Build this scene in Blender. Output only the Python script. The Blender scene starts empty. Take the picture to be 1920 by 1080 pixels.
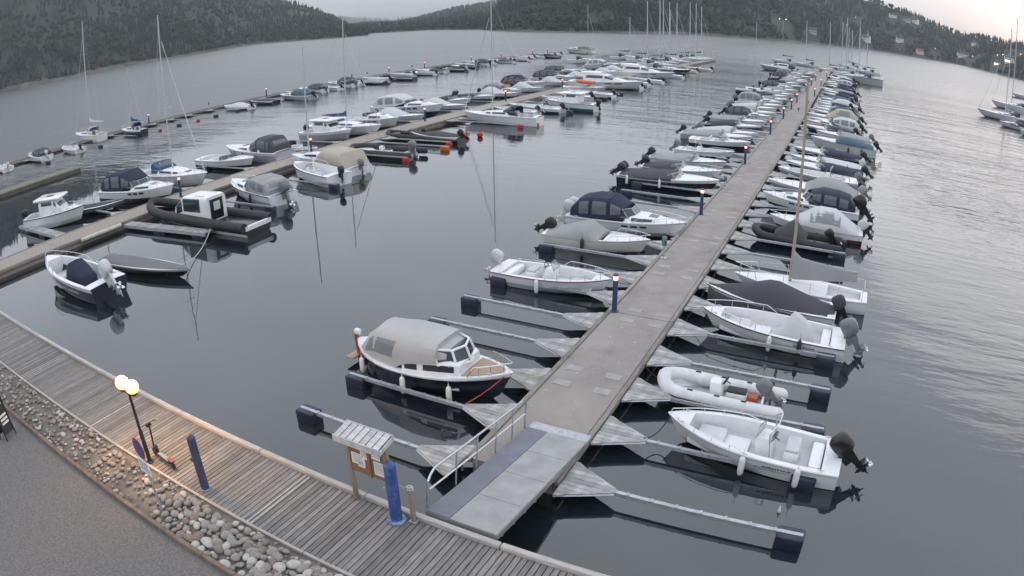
import bpy, math, random
from mathutils import Vector, Matrix
R = math.radians
random.seed(7)
scene = bpy.context.scene
COL = scene.collection

# ------------------------------------------------------------------ camera
# lens of the webcam: theta = r/F + K*(r/F)^3 (r in pixels of the 1920 px wide photo)
F_PX, K3, PITCH, ROLL, HEAD, CAMZ = 1321.404, 0.061842, 0.385398, -0.013733, 0.482984, 12.898

def cam_to_world(d):
    c, s = math.cos(ROLL), math.sin(ROLL)
    x, y, z = c*d[0]-s*d[1], s*d[0]+c*d[1], d[2]
    cp, sp = math.cos(PITCH), math.sin(PITCH)
    fx, fy, fz = x, -z*cp+y*sp, z*sp+y*cp
    c, s = math.cos(HEAD), math.sin(HEAD)
    return Vector((fx*c-fy*s, fx*s+fy*c, fz))

def ray(px, py):
    x, y = px-960.0, -(py-540.0)
    r = math.hypot(x, y)+1e-9
    rn = r/F_PX
    th = rn*(1+K3*rn*rn)
    return cam_to_world((math.sin(th)*x/r, math.sin(th)*y/r, -math.cos(th)))

def W(px, py, z=0.0):
    """point of the level plane z that the photo shows at this pixel"""
    d = ray(px, py)
    t = (CAMZ-z)/max(1e-4, -d.z)
    return Vector((d.x*t, d.y*t, z))

cd = bpy.data.cameras.new('webcam')
cam = bpy.data.objects.new('webcam', cd); COL.objects.link(cam)
scene.camera = cam
rt, up, bk = cam_to_world((1,0,0)), cam_to_world((0,1,0)), cam_to_world((0,0,1))
cam.matrix_world = Matrix(((rt.x,up.x,bk.x,0),(rt.y,up.y,bk.y,0),(rt.z,up.z,bk.z,CAMZ),(0,0,0,1)))
cd.type = 'PANO'
cd.sensor_width = 36.0
cd.clip_start, cd.clip_end = 0.1, 20000
A = 1920/36.0/F_PX
for holder in (cd, getattr(cd, 'cycles', None)):
    try:
        holder.panorama_type = 'FISHEYE_LENS_POLYNOMIAL'
        holder.fisheye_fov = R(200)
        holder.fisheye_polynomial_k0 = 0.0
        holder.fisheye_polynomial_k1 = -A
        holder.fisheye_polynomial_k2 = 0.0
        holder.fisheye_polynomial_k3 = -K3*A**3
        holder.fisheye_polynomial_k4 = 0.0
    except Exception:
        pass

# ------------------------------------------------------------------ world, sun
SUN_EL, SUN_AZ = R(2.5), R(24)       # low dawn sun beyond the hills on the right
world = bpy.data.worlds.new('World'); scene.world = world; world.use_nodes = True
nt = world.node_tree; N = nt.nodes; LK = nt.links
N.clear()
out = N.new('ShaderNodeOutputWorld'); bg = N.new('ShaderNodeBackground')
sky = N.new('ShaderNodeTexSky'); sky.sky_type = 'NISHITA'; sky.sun_disc = False
sky.sun_elevation = SUN_EL; sky.sun_rotation = SUN_AZ
sky.air_density = 1.0; sky.dust_density = 2.0; sky.ozone_density = 1.5
hs = N.new('ShaderNodeHueSaturation'); hs.inputs['Saturation'].default_value = 0.6
tc = N.new('ShaderNodeTexCoord')
mp = N.new('ShaderNodeMapping'); mp.inputs['Scale'].default_value = (1.0, 1.0, 3.0)
nz = N.new('ShaderNodeTexNoise'); nz.inputs['Scale'].default_value = 2.2; nz.inputs['Detail'].default_value = 5
cr = N.new('ShaderNodeValToRGB'); cr.color_ramp.elements[0].position = 0.42; cr.color_ramp.elements[1].position = 0.68
mix = N.new('ShaderNodeMix'); mix.data_type = 'RGBA'
mix.inputs[7].default_value = (2.76, 2.92, 3.24, 1)          # thin grey cloud sheet
mul = N.new('ShaderNodeMath'); mul.operation = 'MULTIPLY_ADD'; mul.inputs[1].default_value = 0.17; mul.inputs[2].default_value = 0.84
LK.new(tc.outputs['Generated'], mp.inputs[0]); LK.new(mp.outputs[0], nz.inputs['Vector'])
LK.new(nz.outputs[0], cr.inputs[0]); LK.new(cr.outputs[0], mul.inputs[0]); LK.new(mul.outputs[0], mix.inputs[0])
LK.new(sky.outputs[0], hs.inputs['Color']); LK.new(hs.outputs[0], mix.inputs[6])
sx = N.new('ShaderNodeSeparateXYZ'); LK.new(tc.outputs['Generated'], sx.inputs[0])
gr = N.new('ShaderNodeMapRange'); gr.inputs[1].default_value = 0.0; gr.inputs[2].default_value = 0.18; gr.inputs[3].default_value = 0.36; gr.inputs[4].default_value = 1.15
LK.new(sx.outputs[2], gr.inputs[0])
vs_ = N.new('ShaderNodeVectorMath'); vs_.operation = 'SCALE'; LK.new(mix.outputs[2], vs_.inputs[0]); LK.new(gr.outputs[0], vs_.inputs['Scale'])
LK.new(vs_.outputs[0], bg.inputs['Color']); bg.inputs['Strength'].default_value = 0.12
LK.new(bg.outputs[0], out.inputs['Surface'])

sd = bpy.data.lights.new('sun', 'SUN'); sd.energy = 0.1; sd.angle = R(50); sd.color = (1.0, 0.9, 0.8)
so = bpy.data.objects.new('sun', sd); COL.objects.link(so)
sdir = Vector((math.sin(SUN_AZ)*math.cos(SUN_EL), math.cos(SUN_AZ)*math.cos(SUN_EL), math.sin(SUN_EL)))
so.rotation_euler = sdir.to_track_quat('Z', 'Y').to_euler(); so.location = (200, 100, 200)

scene.view_settings.view_transform = 'Standard'
scene.view_settings.look = 'None'
scene.view_settings.exposure = 0.0
scene.view_settings.gamma = 1.0
scene.render.engine = 'CYCLES'
cy = scene.cycles
cy.use_denoising = True
cy.max_bounces = 8; cy.diffuse_bounces = 2; cy.glossy_bounces = 3; cy.transparent_max_bounces = 8; cy.volume_bounces = 1
cy.caustics_reflective = False; cy.caustics_refractive = False

# ------------------------------------------------------------------ materials
MATS = {}
def mat(name, col, rough=0.5, metal=0.0, var=0.12, scale=3.0, bump=0.0, bscale=30.0, dirt=None, dirt_amt=0.0, island=0.0, spec=0.5, stretch=None, alpha=1.0, coat=0.0, detail=4.0, specks=0.0):
    if name in MATS: return MATS[name]
    m = bpy.data.materials.new(name); m.use_nodes = True
    t = m.node_tree; n = t.nodes; b = n['Principled BSDF']
    b.inputs['Roughness'].default_value = rough; b.inputs['Metallic'].default_value = metal
    b.inputs['Specular IOR Level'].default_value = spec
    b.inputs['Alpha'].default_value = alpha
    if coat: b.inputs['Coat Weight'].default_value = coat
    co = n.new('ShaderNodeTexCoord'); mpg = n.new('ShaderNodeMapping')
    if stretch: mpg.inputs['Scale'].default_value = stretch
    t.links.new(co.outputs['Object'], mpg.inputs[0])
    no = n.new('ShaderNodeTexNoise'); no.inputs['Scale'].default_value = scale; no.inputs['Detail'].default_value = detail
    t.links.new(mpg.outputs[0], no.inputs['Vector'])
    r = n.new('ShaderNodeMapRange'); r.inputs[3].default_value = 1-var*1.6; r.inputs[4].default_value = 1+var*1.6
    r.inputs[1].default_value = 0.25; r.inputs[2].default_value = 0.75
    t.links.new(no.outputs[0], r.inputs[0])
    val = r.outputs[0]
    if island:
        ge = n.new('ShaderNodeNewGeometry'); r2 = n.new('ShaderNodeMapRange')
        r2.inputs[3].default_value = 1-island; r2.inputs[4].default_value = 1+island
        t.links.new(ge.outputs['Random Per Island'], r2.inputs[0])
        mm = n.new('ShaderNodeMath'); mm.operation = 'MULTIPLY'
        t.links.new(val, mm.inputs[0]); t.links.new(r2.outputs[0], mm.inputs[1]); val = mm.outputs[0]
    vm = n.new('ShaderNodeVectorMath'); vm.operation = 'SCALE'; vm.inputs[0].default_value = col[:3]
    t.links.new(val, vm.inputs['Scale'])
    cout = vm.outputs[0]
    if dirt:
        n2 = n.new('ShaderNodeTexNoise'); n2.inputs['Scale'].default_value = scale*0.6; n2.inputs['Detail'].default_value = 8; n2.inputs['Roughness'].default_value = 0.7
        t.links.new(mpg.outputs[0], n2.inputs['Vector'])
        rr = n.new('ShaderNodeMapRange'); rr.inputs[1].default_value = 0.5; rr.inputs[2].default_value = 0.72; rr.inputs[4].default_value = dirt_amt
        t.links.new(n2.outputs[0], rr.inputs[0])
        mx = n.new('ShaderNodeMix'); mx.data_type = 'RGBA'; mx.inputs[7].default_value = (*dirt, 1)
        t.links.new(rr.outputs[0], mx.inputs[0]); t.links.new(cout, mx.inputs[6]); cout = mx.outputs[2]
    if specks:
        n4 = n.new('ShaderNodeTexNoise'); n4.inputs['Scale'].default_value = 5.5; n4.inputs['Detail'].default_value = 5; t.links.new(co.outputs['Object'], n4.inputs['Vector'])
        r4 = n.new('ShaderNodeMapRange'); r4.inputs[1].default_value = .69; r4.inputs[2].default_value = .73; r4.inputs[4].default_value = specks; t.links.new(n4.outputs[0], r4.inputs[0])
        m4 = n.new('ShaderNodeMix'); m4.data_type = 'RGBA'; m4.inputs[7].default_value = (.55,.54,.5,1)
        t.links.new(r4.outputs[0], m4.inputs[0]); t.links.new(cout, m4.inputs[6]); cout = m4.outputs[2]
    t.links.new(cout, b.inputs['Base Color'])
    if bump:
        n3 = n.new('ShaderNodeTexNoise'); n3.inputs['Scale'].default_value = bscale; n3.inputs['Detail'].default_value = 6
        t.links.new(mpg.outputs[0], n3.inputs['Vector'])
        bp = n.new('ShaderNodeBump'); bp.inputs['Strength'].default_value = bump; bp.inputs['Distance'].default_value = 0.02
        t.links.new(n3.outputs[0], bp.inputs['Height']); t.links.new(bp.outputs[0], b.inputs['Normal'])
    MATS[name] = m
    return m

def emis(name, col, strength):
    if name in MATS: return MATS[name]
    m = bpy.data.materials.new(name); m.use_nodes = True
    b = m.node_tree.nodes['Principled BSDF']
    b.inputs['Base Color'].default_value = (.8, .8, .8, 1)
    b.inputs['Emission Color'].default_value = (*col, 1); b.inputs['Emission Strength'].default_value = strength
    MATS[name] = m
    return m

grime = (0.25, 0.24, 0.2)
white = mat('white gelcoat', (.74,.75,.76), .28, var=.05, scale=1.3, dirt=grime, dirt_amt=.18, coat=.2)
offwhite = mat('cream gelcoat', (.66,.65,.58), .3, var=.05, scale=1.3, dirt=grime, dirt_amt=.2)
greyhull = mat('grey gelcoat', (.36,.38,.4), .3, var=.06, dirt=grime, dirt_amt=.15)
palegrey = mat('pale grey gelcoat', (.55,.57,.58), .32, var=.06, dirt=grime, dirt_amt=.18)
navy = mat('navy gelcoat', (.012,.015,.035), .2, var=.1, coat=.3)
black = mat('black gelcoat', (.012,.012,.014), .25, var=.1)
maroon = mat('maroon gelcoat', (.12,.015,.025), .25, var=.1)
red = mat('red stripe', (.32,.03,.03), .3, var=.1)
teal = mat('teal stripe', (.03,.1,.11), .3, var=.1)
tan = mat('tan stripe', (.35,.22,.13), .35, var=.1)
antifoul = mat('antifouling', (.04,.045,.06), .7, var=.2)
antired = mat('red antifouling', (.16,.05,.035), .7, var=.2)
sole = mat('cockpit sole', (.5,.51,.52), .55, var=.06, dirt=(.2,.2,.18), dirt_amt=.3)
teak = mat('teak', (.36,.26,.175), .6, var=.15, stretch=(1,14,1), scale=4)
varnish = mat('varnished wood', (.22,.09,.03), .3, var=.2, stretch=(1,10,1))
c_navy = mat('navy canvas', (.017,.021,.048), .85, var=.05, scale=1.2, bump=.3, bscale=3)
c_blue = mat('blue canvas', (.03,.07,.16), .85, var=.05, scale=1.2, bump=.3, bscale=3)
c_grey = mat('grey canvas', (.3,.3,.3), .85, var=.05, scale=1.2, bump=.3, bscale=3)
c_pale = mat('pale canvas', (.52,.53,.54), .85, var=.05, scale=1.2, bump=.3, bscale=3)
c_mid = mat('slate canvas', (.15,.15,.15), .85, var=.05, scale=1.2, bump=.3, bscale=3)
c_beige = mat('beige canvas', (.4,.36,.29), .85, var=.05, scale=1.2, bump=.3, bscale=3)
c_dark = mat('charcoal canvas', (.055,.055,.06), .85, var=.05, scale=1.2, bump=.3, bscale=3)
c_teal = mat('teal canvas', (.045,.1,.13), .85, var=.05, scale=1.2, bump=.3, bscale=3)
c_maroon = mat('plum canvas', (.12,.02,.05), .85, var=.05, scale=1.2, bump=.3, bscale=3)
glass = mat('tinted glass', (.03,.04,.045), .06, var=.1, spec=.7)
clear = mat('clear plastic', (.2,.23,.25), .08, var=.1, alpha=.55)
steel = mat('stainless steel', (.62,.63,.65), .22, metal=1.0, var=.05)
c_light = mat('light grey canvas', (.4,.4,.395), .85, var=.05, scale=1.2, bump=.3, bscale=3)
alu = mat('anodised mast', (.5,.51,.52), .38, metal=.25, var=.06)
galv = mat('galvanised steel', (.42,.44,.47), .5, metal=.55, var=.15, scale=8)
woodmast = mat('wooden mast', (.36,.31,.235), .5, var=.15, stretch=(8,8,.6))
m_black = mat('black motor', (.014,.014,.016), .28, var=.1)
m_grey = mat('grey motor', (.16,.17,.18), .3, var=.08)
m_silver = mat('silver motor', (.5,.52,.53), .32, var=.06)
rub_dark = mat('dark rubber tube', (.018,.019,.022), .6, var=.15)
rub_grey = mat('grey rubber tube', (.6,.61,.62), .55, var=.08, dirt=grime, dirt_amt=.15)
cushion = mat('dark cushion', (.03,.03,.035), .7, var=.2)
rope_m = mat('rope', (.5,.48,.42), .9, var=.2)
rope_dark = mat('dark rope', (.03,.03,.035), .9, var=.2)
rope_red = mat('red rope', (.4,.07,.04), .9, var=.2)
orange = mat('orange plastic', (.45,.11,.03), .5, var=.15)
redplastic = mat('red plastic', (.38,.03,.025), .45, var=.15)
float_navy = mat('navy float plastic', (.012,.015,.036), .45, var=.2, dirt=(.08,.08,.07), dirt_amt=.4)
fenderw = mat('white fender', (.7,.7,.66), .4, var=.08)
lamp_blue = mat('blue post paint', (.02,.045,.12), .4, var=.15, dirt=(.2,.2,.2), dirt_amt=.3)
lamp_black = mat('dark post paint', (.02,.022,.028), .4, var=.15)
lit = emis('lit lamp lens', (1.0,.16,.085), 1.4)
lit_globe = emis('lit globe', (1.0,.27,.06), 1.0)
grey_wood = mat('weathered boards', (.33,.325,.315), .85, var=.22, scale=3, stretch=(1,1,1), island=.22, bump=.3, bscale=18)
concrete = mat('pontoon concrete', (.285,.258,.238), .9, var=.09, scale=.9, detail=8, bump=.25, bscale=60, dirt=(.13,.12,.11), dirt_amt=.55, specks=.8)
plate_m = mat('cover plate', (.31,.3,.28), .7, var=.1)
post_wood = mat('post timber', (.26,.21,.15), .85, var=.2, stretch=(10,10,1))
board_wood = mat('notice board timber', (.23,.12,.065), .8, var=.2, stretch=(1,1,10))
paper = mat('paper', (.72,.7,.66), .8, var=.05)
ink = mat('ink', (.12,.12,.14), .8, var=.1)

# ------------------------------------------------------------------ mesh builder
class MB:
    def __init__(s):
        s.v = []; s.f = []; s.m = []; s.M = Matrix.Identity(4); s.flat = not True
    def add(s, vs, fs, m=0):
        o = len(s.v)
        s.v += [tuple(s.M @ Vector(p)) for p in vs]
        s.f += [tuple(i+o for i in q) for q in fs]
        s.m += [m]*len(fs)
    def box(s, x0,y0,z0, x1,y1,z1, m=0):
        s.add([(x0,y0,z0),(x1,y0,z0),(x1,y1,z0),(x0,y1,z0),(x0,y0,z1),(x1,y0,z1),(x1,y1,z1),(x0,y1,z1)],
              [(0,3,2,1),(4,5,6,7),(0,1,5,4),(1,2,6,5),(2,3,7,6),(3,0,4,7)], m)
    def loft(s, rings, m=0, closed=True, cap=(True,True)):
        k = len(rings[0]); vs = [p for r in rings for p in r]; fs = []
        for i in range(len(rings)-1):
            for j in range(k if closed else k-1):
                a, b = i*k+j, i*k+(j+1)%k
                fs.append((a, b, b+k, a+k))
        if cap[0]: fs.append(tuple(range(k-1,-1,-1)))
        if cap[1]: fs.append(tuple((len(rings)-1)*k+j for j in range(k)))
        s.add(vs, fs, m)
    def tube(s, pts, r, n=6, m=0, r2=None):
        pts = [Vector(p) for p in pts]; rings = []
        for i, p in enumerate(pts):
            d = (pts[min(i+1,len(pts)-1)]-pts[max(i-1,0)])
            if d.length < 1e-9: d = Vector((0,0,1))
            d.normalize()
            u = d.cross(Vector((0,0,1)))
            if u.length < .05: u = d.cross(Vector((1,0,0)))
            u.normalize(); w = d.cross(u)
            rad = r if r2 is None else r+(r2-r)*i/(len(pts)-1)
            rings.append([p+rad*(math.cos(2*math.pi*j/n)*u+math.sin(2*math.pi*j/n)*w) for j in range(n)])
        s.loft(rings, m)
    def lathe(s, prof, n=12, m=0, c=(0,0,0)):
        rings = [[(c[0]+r*math.cos(2*math.pi*j/n), c[1]+r*math.sin(2*math.pi*j/n), c[2]+z) for j in range(n)] for r, z in prof]
        s.loft(rings, m)
    def rbox(s, cx,cy,cz, sx,sy,sz, r=.05, m=0, top=1.0, n=3, shear=0.0):
        def ring(z, ins, sc):
            hx, hy = max(1e-3,sx/2*sc-ins), max(1e-3,sy/2*sc-ins); rr = min(r, hx*.95, hy*.95); o = []
            for q,(ax,ay) in enumerate(((1,1),(-1,1),(-1,-1),(1,-1))):
                for i in range(n):
                    a = math.pi/2*(q+i/(n-1))
                    o.append((cx+shear*(z-cz)+ax*(hx-rr)+rr*math.cos(a), cy+ay*(hy-rr)+rr*math.sin(a), z))
            return o
        z0, z1 = cz-sz/2, cz+sz/2; e = min(r, sz/2*.9)
        s.loft([ring(z0,e*.9,1), ring(z0+e*.3,e*.28,1), ring(z0+e,0,1), ring(z1-e,0,top), ring(z1-e*.3,e*.28,top), ring(z1,e*.9,top)], m)
    def build(s, name, mats, parent=None, smooth=35):
        me = bpy.data.meshes.new(name)
        me.from_pydata(s.v, [], s.f)
        if not isinstance(mats, (list,tuple)): mats = [mats]
        for mm in mats: me.materials.append(mm)
        if len(mats) > 1: me.polygons.foreach_set('material_index', s.m)
        if smooth:
            me.polygons.foreach_set('use_smooth', [True]*len(me.polygons))
            me.update()
            try: me.set_sharp_from_angle(angle=R(smooth))
            except Exception: pass
        me.update()
        o = bpy.data.objects.new(name, me); COL.objects.link(o)
        if parent: o.parent = parent
        return o

def tag(o, label=None, cat=None, group=None, kind=None):
    if label: o['label'] = label
    if cat: o['category'] = cat
    if group: o['group'] = group
    if kind: o['kind'] = kind
    return o
def thing(name, label, cat, loc, rz=0.0, group=None):
    o = bpy.data.objects.new(name, None); COL.objects.link(o)
    o.empty_display_size = .3
    o.location = loc; o.rotation_euler = (0,0,rz)
    return tag(o, label, cat, group)
def copy_thing(o, loc, rz, label, group=None):
    r = o.copy(); COL.objects.link(r); r.location = loc; r.rotation_euler = (0,0,rz); r['label'] = label
    if group: r['group'] = group
    for ch in o.children:
        c = ch.copy(); COL.objects.link(c); c.parent = r
        for g in ch.children:
            d = g.copy(); COL.objects.link(d); d.parent = c
    return r
def ordinal(i):
    w = ['first','second','third','fourth','fifth','sixth','seventh','eighth','ninth','tenth','eleventh','twelfth','thirteenth','fourteenth','fifteenth','sixteenth','seventeenth','eighteenth','nineteenth','twentieth']
    if i < 20: return w[i]
    t = {2:'twenty',3:'thirty',4:'forty',5:'fifty'}[(i+1)//10]
    return (t[:-1]+'ieth') if (i+1) % 10 == 0 else t+'-'+w[(i+1) % 10 - 1]
# ------------------------------------------------------------------ setting: water, hills, woods
def water():
    m = bpy.data.materials.new('fjord water'); m.use_nodes = True
    t = m.node_tree; n = t.nodes; b = n['Principled BSDF']; lk = t.links.new
    b.inputs['Base Color'].default_value = (.010,.015,.019,1); b.inputs['Roughness'].default_value = .03
    b.inputs['IOR'].default_value = 1.95
    co = n.new('ShaderNodeTexCoord')
    sp = n.new('ShaderNodeSeparateXYZ'); lk(co.outputs['Object'], sp.inputs[0])
    # ripples: long wind-blown wavelets, weak inside the basin and stronger in the open water on both sides
    m1 = n.new('ShaderNodeMapping'); m1.inputs['Rotation'].default_value = (0,0,R(28)); m1.inputs['Scale'].default_value = (.35,1.25,1)
    lk(co.outputs['Object'], m1.inputs[0])
    w1 = n.new('ShaderNodeTexNoise'); w1.inputs['Scale'].default_value = 1.1; w1.inputs['Detail'].default_value = 3; w1.inputs['Roughness'].default_value = .55
    lk(m1.outputs[0], w1.inputs['Vector'])
    w2 = n.new('ShaderNodeTexNoise'); w2.inputs['Scale'].default_value = .22; w2.inputs['Detail'].default_value = 2
    lk(m1.outputs[0], w2.inputs['Vector'])
    a1 = n.new('ShaderNodeMath'); a1.operation = 'MULTIPLY_ADD'; a1.inputs[1].default_value = 2.2
    lk(w2.outputs[0], a1.inputs[0]); lk(w1.outputs[0], a1.inputs[2])
    # where it ripples
    rx = n.new('ShaderNodeMapRange'); rx.inputs[1].default_value = -2; rx.inputs[2].default_value = 12; rx.interpolation_type = 'SMOOTHSTEP'
    lk(sp.outputs[0], rx.inputs[0])
    lx = n.new('ShaderNodeMapRange'); lx.inputs[1].default_value = -62; lx.inputs[2].default_value = -110; lx.interpolation_type = 'SMOOTHSTEP'
    lx.inputs[4].default_value = 2.2; lk(sp.outputs[0], lx.inputs[0])
    fy = n.new('ShaderNodeMapRange'); fy.inputs[1].default_value = 26; fy.inputs[2].default_value = 120; fy.inputs[4].default_value = .75; fy.interpolation_type = 'SMOOTHSTEP'
    lk(sp.outputs[1], fy.inputs[0])
    ry = n.new('ShaderNodeMapRange'); ry.inputs[1].default_value = 14; ry.inputs[2].default_value = 40; ry.inputs[3].default_value = .15; ry.interpolation_type = 'SMOOTHSTEP'
    lk(sp.outputs[1], ry.inputs[0])
    mr = n.new('ShaderNodeMath'); mr.operation = 'MULTIPLY'; lk(rx.outputs[0], mr.inputs[0]); lk(ry.outputs[0], mr.inputs[1])
    mx = n.new('ShaderNodeMath'); mx.operation = 'MAXIMUM'; lk(mr.outputs[0], mx.inputs[0]); lk(lx.outputs[0], mx.inputs[1])
    mx2 = n.new('ShaderNodeMath'); mx2.operation = 'MAXIMUM'; lk(mx.outputs[0], mx2.inputs[0]); lk(fy.outputs[0], mx2.inputs[1])
    pa = n.new('ShaderNodeTexNoise'); pa.inputs['Scale'].default_value = .035; pa.inputs['Detail'].default_value = 2
    lk(m1.outputs[0], pa.inputs['Vector'])
    pr = n.new('ShaderNodeMapRange'); pr.inputs[1].default_value = .35; pr.inputs[2].default_value = .65; pr.inputs[3].default_value = .35; pr.inputs[4].default_value = 1.2
    lk(pa.outputs[0], pr.inputs[0])
    st = n.new('ShaderNodeMath'); st.operation = 'MULTIPLY'; lk(mx2.outputs[0], st.inputs[0]); lk(pr.outputs[0], st.inputs[1])
    s2 = n.new('ShaderNodeMath'); s2.operation = 'MULTIPLY_ADD'; s2.inputs[1].default_value = .9; s2.inputs[2].default_value = .026
    lk(st.outputs[0], s2.inputs[0])
    rg = n.new('ShaderNodeMath'); rg.operation = 'MULTIPLY_ADD'; rg.use_clamp = True; rg.inputs[1].default_value = .16; rg.inputs[2].default_value = .02
    ff = n.new('ShaderNodeMapRange'); ff.inputs[1].default_value = 70; ff.inputs[2].default_value = 330; ff.inputs[4].default_value = 1.6; lk(sp.outputs[1], ff.inputs[0])
    r1 = n.new('ShaderNodeMath'); r1.operation = 'MULTIPLY'; r1.inputs[1].default_value = .45; lk(mr.outputs[0], r1.inputs[0])
    r2 = n.new('ShaderNodeMath'); r2.operation = 'MAXIMUM'; lk(r1.outputs[0], r2.inputs[0]); lk(ff.outputs[0], r2.inputs[1])
    r3 = n.new('ShaderNodeMath'); r3.operation = 'MAXIMUM'; lk(r2.outputs[0], r3.inputs[0]); lk(lx.outputs[0], r3.inputs[1])
    lk(r3.outputs[0], rg.inputs[0]); lk(rg.outputs[0], b.inputs['Roughness'])
    bp = n.new('ShaderNodeBump'); bp.inputs['Distance'].default_value = .12
    lk(s2.outputs[0], bp.inputs['Strength']); lk(a1.outputs[0], bp.inputs['Height']); lk(bp.outputs[0], b.inputs['Normal'])
    mb = MB(); S = 3600
    mb.add([(-S,-200,0),(S,-200,0),(S,S,0),(-S,S,0)], [(0,1,2,3)])
    return tag(mb.build('water', m, smooth=0), kind='structure')
water()

def interp(tab, x):
    if x <= tab[0][0]: return tab[0][1]
    for (a, fa), (b, fb) in zip(tab, tab[1:]):
        if x <= b: return fa+(fb-fa)*(x-a)/(b-a)
    return tab[-1][1]

ground_m = mat('hillside ground', (.03,.038,.028), .95, var=.3, scale=.02)
rock_m = mat('shore rock', (.11,.1,.095), .9, var=.3, scale=.06, bump=.5, bscale=.3)
leaf_c = mat('conifer foliage', (.016,.026,.022), .9, var=.3, scale=.02, island=.3)
leaf_b = mat('birch foliage', (.025,.036,.026), .9, var=.3, scale=.015, island=.3)
leaf_g = mat('pale green foliage', (.04,.052,.034), .9, var=.3, scale=.015, island=.3)

def vnoise(x, y, seed=0):
    def h(i, j):
        n = (i*374761393+j*668265263+seed*1274126177) & 0xffffffff
        n = ((n ^ (n >> 13))*1274126177) & 0xffffffff
        return ((n ^ (n >> 16)) & 0xffff)/65535.0
    i, j = math.floor(x), math.floor(y); u, v = x-i, y-j
    u, v = u*u*(3-2*u), v*v*(3-2*v)
    return (h(i,j)*(1-u)+h(i+1,j)*u)*(1-v)+(h(i,j+1)*(1-u)+h(i+1,j+1)*u)*v

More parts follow.
